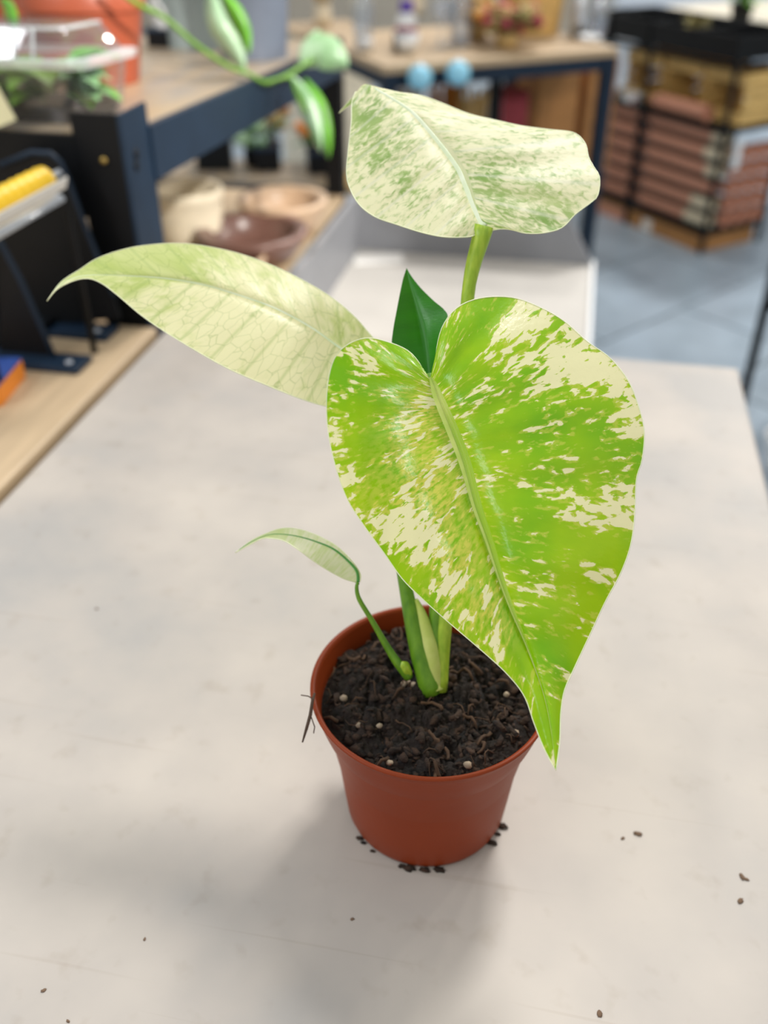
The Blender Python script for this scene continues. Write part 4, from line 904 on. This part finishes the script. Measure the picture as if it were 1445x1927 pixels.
# local frame: x from -LEN to 0 (near corner), y from 0 to DEP (away)
mid = -rk(1175, 428)[0]; lft = -rk(1112, 398)[0]
H = .66
for x in (0, mid, lft, -LEN):
    for y in (0, DEP): MB().box((x - .007, y - .007, 0), (x + .007, y + .007, H)).build('post', M['black'], rack)
for z in (.085, .44, H - .01):
    for y in (0, DEP): MB().box((-LEN, y - .005, z - .014), (0, y + .005, z)).build('rail', M['black'], rack)
    for x in (0, -LEN): MB().box((x - .005, 0, z - .014), (x + .005, DEP, z)).build('rail', M['black'], rack)
for z in (.088, .443): MB().box((-LEN + .01, .006, z - .006), (-.008, DEP - .006, z)).build('rack_shelf', M['black'], rack)
# nested pots lie on their side in rows; one mesh shared by all
PR = .0275
def cup():
    return MB().lathe([(0, .0), (PR * .62, .0), (PR * .66, .002), (PR * .86, .040), (PR, .041), (PR, .052), (PR * .92, .052), (PR * .90, .044), (PR * .6, .006), (0, .005)], 16)
cup_me = {}
for k, m in (('terracotta', M['terracotta']), ('creamclay', M['creamclay'])):
    me = cup().mesh('clay_pot', True); me.materials.append(m); cup_me[k] = me
RM = Matrix.Translation((k0.x, k0.y, 0)) @ Matrix.Rotation(RA, 4, 'Z')
LAYX = Matrix.Rotation(math.pi / 2, 4, 'Y'); LAYY = Matrix.Rotation(math.pi / 2, 4, 'X')
def lay(x, y, z, cream, rot, lab, grp):
    o = bpy.data.objects.new('clay_pot', cup_me['creamclay' if cream else 'terracotta']); COL.objects.link(o)
    o.matrix_world = RM @ Matrix.Translation((x, y, z)) @ rot
    tag(o, lab, 'pot', grp)
ORD = ('lowest', 'second lowest', 'third from bottom', 'fourth from bottom', 'fifth from bottom', 'topmost'); rows = 6; pitch = .0585; rn = random.Random(5)
for r in range(rows):
    z = .088 + PR + r * pitch
    if r: MB().box((-LEN + .01, .004, z - PR - .004), (-.008, .06, z - PR - .0005)).build('row_slat', M['black'], rack)
    x = mid + .012
    nC = (2, 3, 2, 0, 4, 5)[5 - r] if r < 6 else 0
    xs = []
    while x < -.012 - .05: xs.append(x); x += .0105
    for i, xx in enumerate(xs):
        cr = i >= len(xs) - nC * 2
        lay(xx, .03, z, cr, LAYX, 'cream clay pot ending the %s row at the rack corner' % ORD[r] if cr else 'terracotta pot in the %s row of the near rack bay' % ORD[r], 'cream pots on the rack' if cr else 'terracotta pots in the near bay')
    x = lft + .012
    while x < mid - .012 - .05: lay(x, .03, z, False, LAYX, 'terracotta pot in the %s row left of the middle rack post' % ORD[r], 'terracotta pots in the middle bay'); x += .013
# rows seen on the rack's end, pots pointing out of the end face
for r in range(5):
    z = .088 + PR + r * pitch
    for j in range(4): lay(.002 + -.052, .095 + j * .058, z, False, LAYX, 'terracotta pot in the %s row at the rack end' % ORD[r], 'terracotta pots at the rack end')
# upper level: one row of pots, pale wooden crates, black tray
x = mid + .012
for i in range(20):
    if x < -.07: lay(x, .03, .443 + PR, False, LAYX, 'terracotta pot in the single row on the upper rack shelf', 'terracotta pots on the upper rack shelf'); x += .0125
for i, (xa, xb, lab) in enumerate(((lft + .01, mid - .012, 'pale wooden crate on the rack left of the middle post'), (mid + .015, mid * .5 - .008, 'pale wooden crate on the rack right of the middle post'), (mid * .5 + .008, -.012, 'pale wooden crate at the near corner of the rack'))):
    o = tag(empty('wooden_crate', RM @ Vector(((xa + xb) / 2, .16, .443)), RA), lab, 'crate', 'wooden crates on the rack'); w = (xb - xa) / 2
    for s in range(4):
        if s in (0, 3): MB().box((-w, -.085, .006 + s * .042), (w, -.077, .042 + s * .042)).build('slat', M['wood_crate'], o)
        MB().box((-w, .097, .006 + s * .042), (w, .105, .042 + s * .042)).build('slat', M['wood_crate'], o)
        for q in (-w, w - .008): MB().box((q, -.077, .006 + s * .042), (q + .008, .097, .042 + s * .042)).build('slat', M['wood_crate'], o)
    MB().box((-w, -.085, 0), (w, .105, .006)).build('crate_floor', M['wood_crate'], o)
# end crates and boxes under the rack
for (xa, xb, m, lab) in ((lft + .012, mid - .01, 'terracotta', 'reddish brown box under the left bay of the rack'), (mid + .012, mid + .075, 'orange', 'orange-brown box under the rack beside the middle post'), (mid + .082, -.012, 'box_brown', 'long brown box under the near bay of the rack')):
    o = tag(empty('storage_box', RM @ Vector(((xa + xb) / 2, .11, 0)), RA), lab, 'box'); w = (xb - xa) / 2
    MB().box((-w, -.105, 0), (w, .17, .052)).build('box_body', M[m] if m != 'orange' else M['box_brown'], o); MB().box((-w - .001, -.107, .046), (w + .001, .172, .060)).build('box_lid', M['box_brown'], o)
    if m == 'box_brown': MB().box((-w + .01, -.1075, .006), (-w + .06, -.105, .045)).build('paper_label', M['paper'], o)
for (px, py, lab, m) in ((1178, 205, 'white plastic tub on top of the pot rows', 'white'), (1388, 285, 'white plastic tag holder hanging at the rack end', 'white')):
    s, z = rk(px, py)
    if px < 1300:
        o = tag(empty('plastic_tub', RM @ Vector((-s, .03, .443)), RA), lab, 'tub'); loft([shell(0, -.035, .035, -.02, .02, .008), shell(.03, -.04, .04, -.024, .024, .008), shell(.032, -.042, .042, -.026, .026, .008), shell(.032, -.036, .036, -.02, .02, .008), shell(.004, -.032, .032, -.017, .017, .008)], True, True).build('body', M['white'], o); MB().box((.02, -.0245, .004), (.036, -.0235, .02)).build('tub_print', M['maroon'], o)
    else:
        o = tag(empty('hanging_tag', RM @ Vector((.012, .075, .30)), RA), lab, 'tag'); MB().box((-.002, -.018, 0), (.001, .018, .10), bev=.0008).build('card', M['white'], o); MB().tube([(-.003, 0, .10), (-.001, 0, .13), (-.007, 0, .135)], .0015, 6).build('hook', M['steel'], o)
# black trays across the top, with plants on them
for i, (xa, xb) in enumerate(((-LEN, lft - .01), (lft + .01, mid - .01), (mid + .01, mid * .5 - .005), (mid * .5 + .005, .0))):
    o = tag(empty('black_tray', RM @ Vector(((xa + xb) / 2, .15, H)), RA), ('black tray on top of the rack, farthest from the corner', 'black tray on top of the rack left of the middle post', 'black tray on top of the rack right of the middle post', 'black tray on top of the rack above the near corner')[i], 'tray'); w = (xb - xa) / 2
    MB().box((-w, -.16, 0), (w, .15, .008)).build('tray_base', M['black'], o)
    for (a_, b_) in (((-w, -.165, 0), (w, -.160, .075)), ((-w, .15, 0), (w, .155, .075)), ((-w - .004, -.165, 0), (-w, .155, .075)), ((w, -.165, 0), (w + .004, .155, .075))): MB().box(a_, b_).build('tray_wall', M['black'], o)
# table behind the rack: pale worktop with green plants
q0 = PZ(1345, 52, .70)
gt = tag(empty('plant_bench', q0 + Vector((.3, .45, -.70)), RA), 'pale topped bench with green pot plants behind the rack', 'bench')
MB().box((-.40, -.40, .675), (.6, .3, .70), bev=.003).build('bench_top', M['cream'], gt)
for x in (-.37, .57):
    for y in (-.37, .27): MB().box((x - .02, y - .02, 0), (x + .02, y + .02, .675)).build('leg', M['black'], gt)
def leafy(c, r, h, m, lab, n=22, potm='black', L=.07):
    o = tag(empty('leafy_plant', c), lab, 'potted plant'); MB().lathe([(0, .002), (r * .75, .002), (r * .78, 0), (r, h), (r * .94, h), (r * .9, h - .008), (0, h - .006)], 24).build('pot', M[potm], o, False, 'auto')
    rn = random.Random(len(lab))
    for k in range(n):
        l = blade(L * rn.uniform(.7, 1.2), L * .28, .7).build('leaf', M[m], o, False, True); a_ = rn.random() * 6.283; l.location = (.3 * r * math.cos(a_), .3 * r * math.sin(a_), h - .01 + rn.random() * L * .6); l.rotation_euler = (rn.uniform(.2, 1.1), 0, a_ - 1.57)
    return o
for (px, py, m, lab, pm) in ((1395, 42, 'bgleaf', 'bright green leafy plant in a black pot on the pale bench', 'black'), (1500, 56, 'bgleaf', 'bright green plant at the right frame edge on the pale bench', 'blueblack')):
    q = PZ(px, py, .70); leafy((q.x, q.y + .05, .70), .045, .06, m, lab, potm=pm)
q = RM @ Vector((mid * .75, .10, H + .008)); leafy(q, .04, .05, 'dried_olive', 'brownish olive plant in the black tray on the rack', potm='brown', L=.05)

# black trolley at the right edge and its white pot
q = PZ(1394, 765, 0)
tv = tag(empty('metal_trolley', (q.x, q.y, 0), math.radians(-38)), 'black metal trolley at the right edge of the frame', 'trolley')
for x in (0, .42):
    for y in (0, .34): MB().box((x - .009, y - .009, 0), (x + .009, y + .009, .86)).build('leg', M['black'], tv)
for z in (.30, .845):
    for y in (0, .34): MB().box((.009, y - .008, z - .018), (.411, y + .008, z)).build('shelf_rail', M['black'], tv)
    MB().box((.012, .008, z - .008), (.408, .332, z - .002)).build('trolley_shelf', M['black'], tv)
q = PZ(1458, 880, 0); pot_obj('floor_pot', 'white pot standing on the floor at the right frame edge', 'pot', (q.x + .02, q.y, 0), .06, .045, .09, M['white'], rim=.003, rimh=.015, inner=.02)
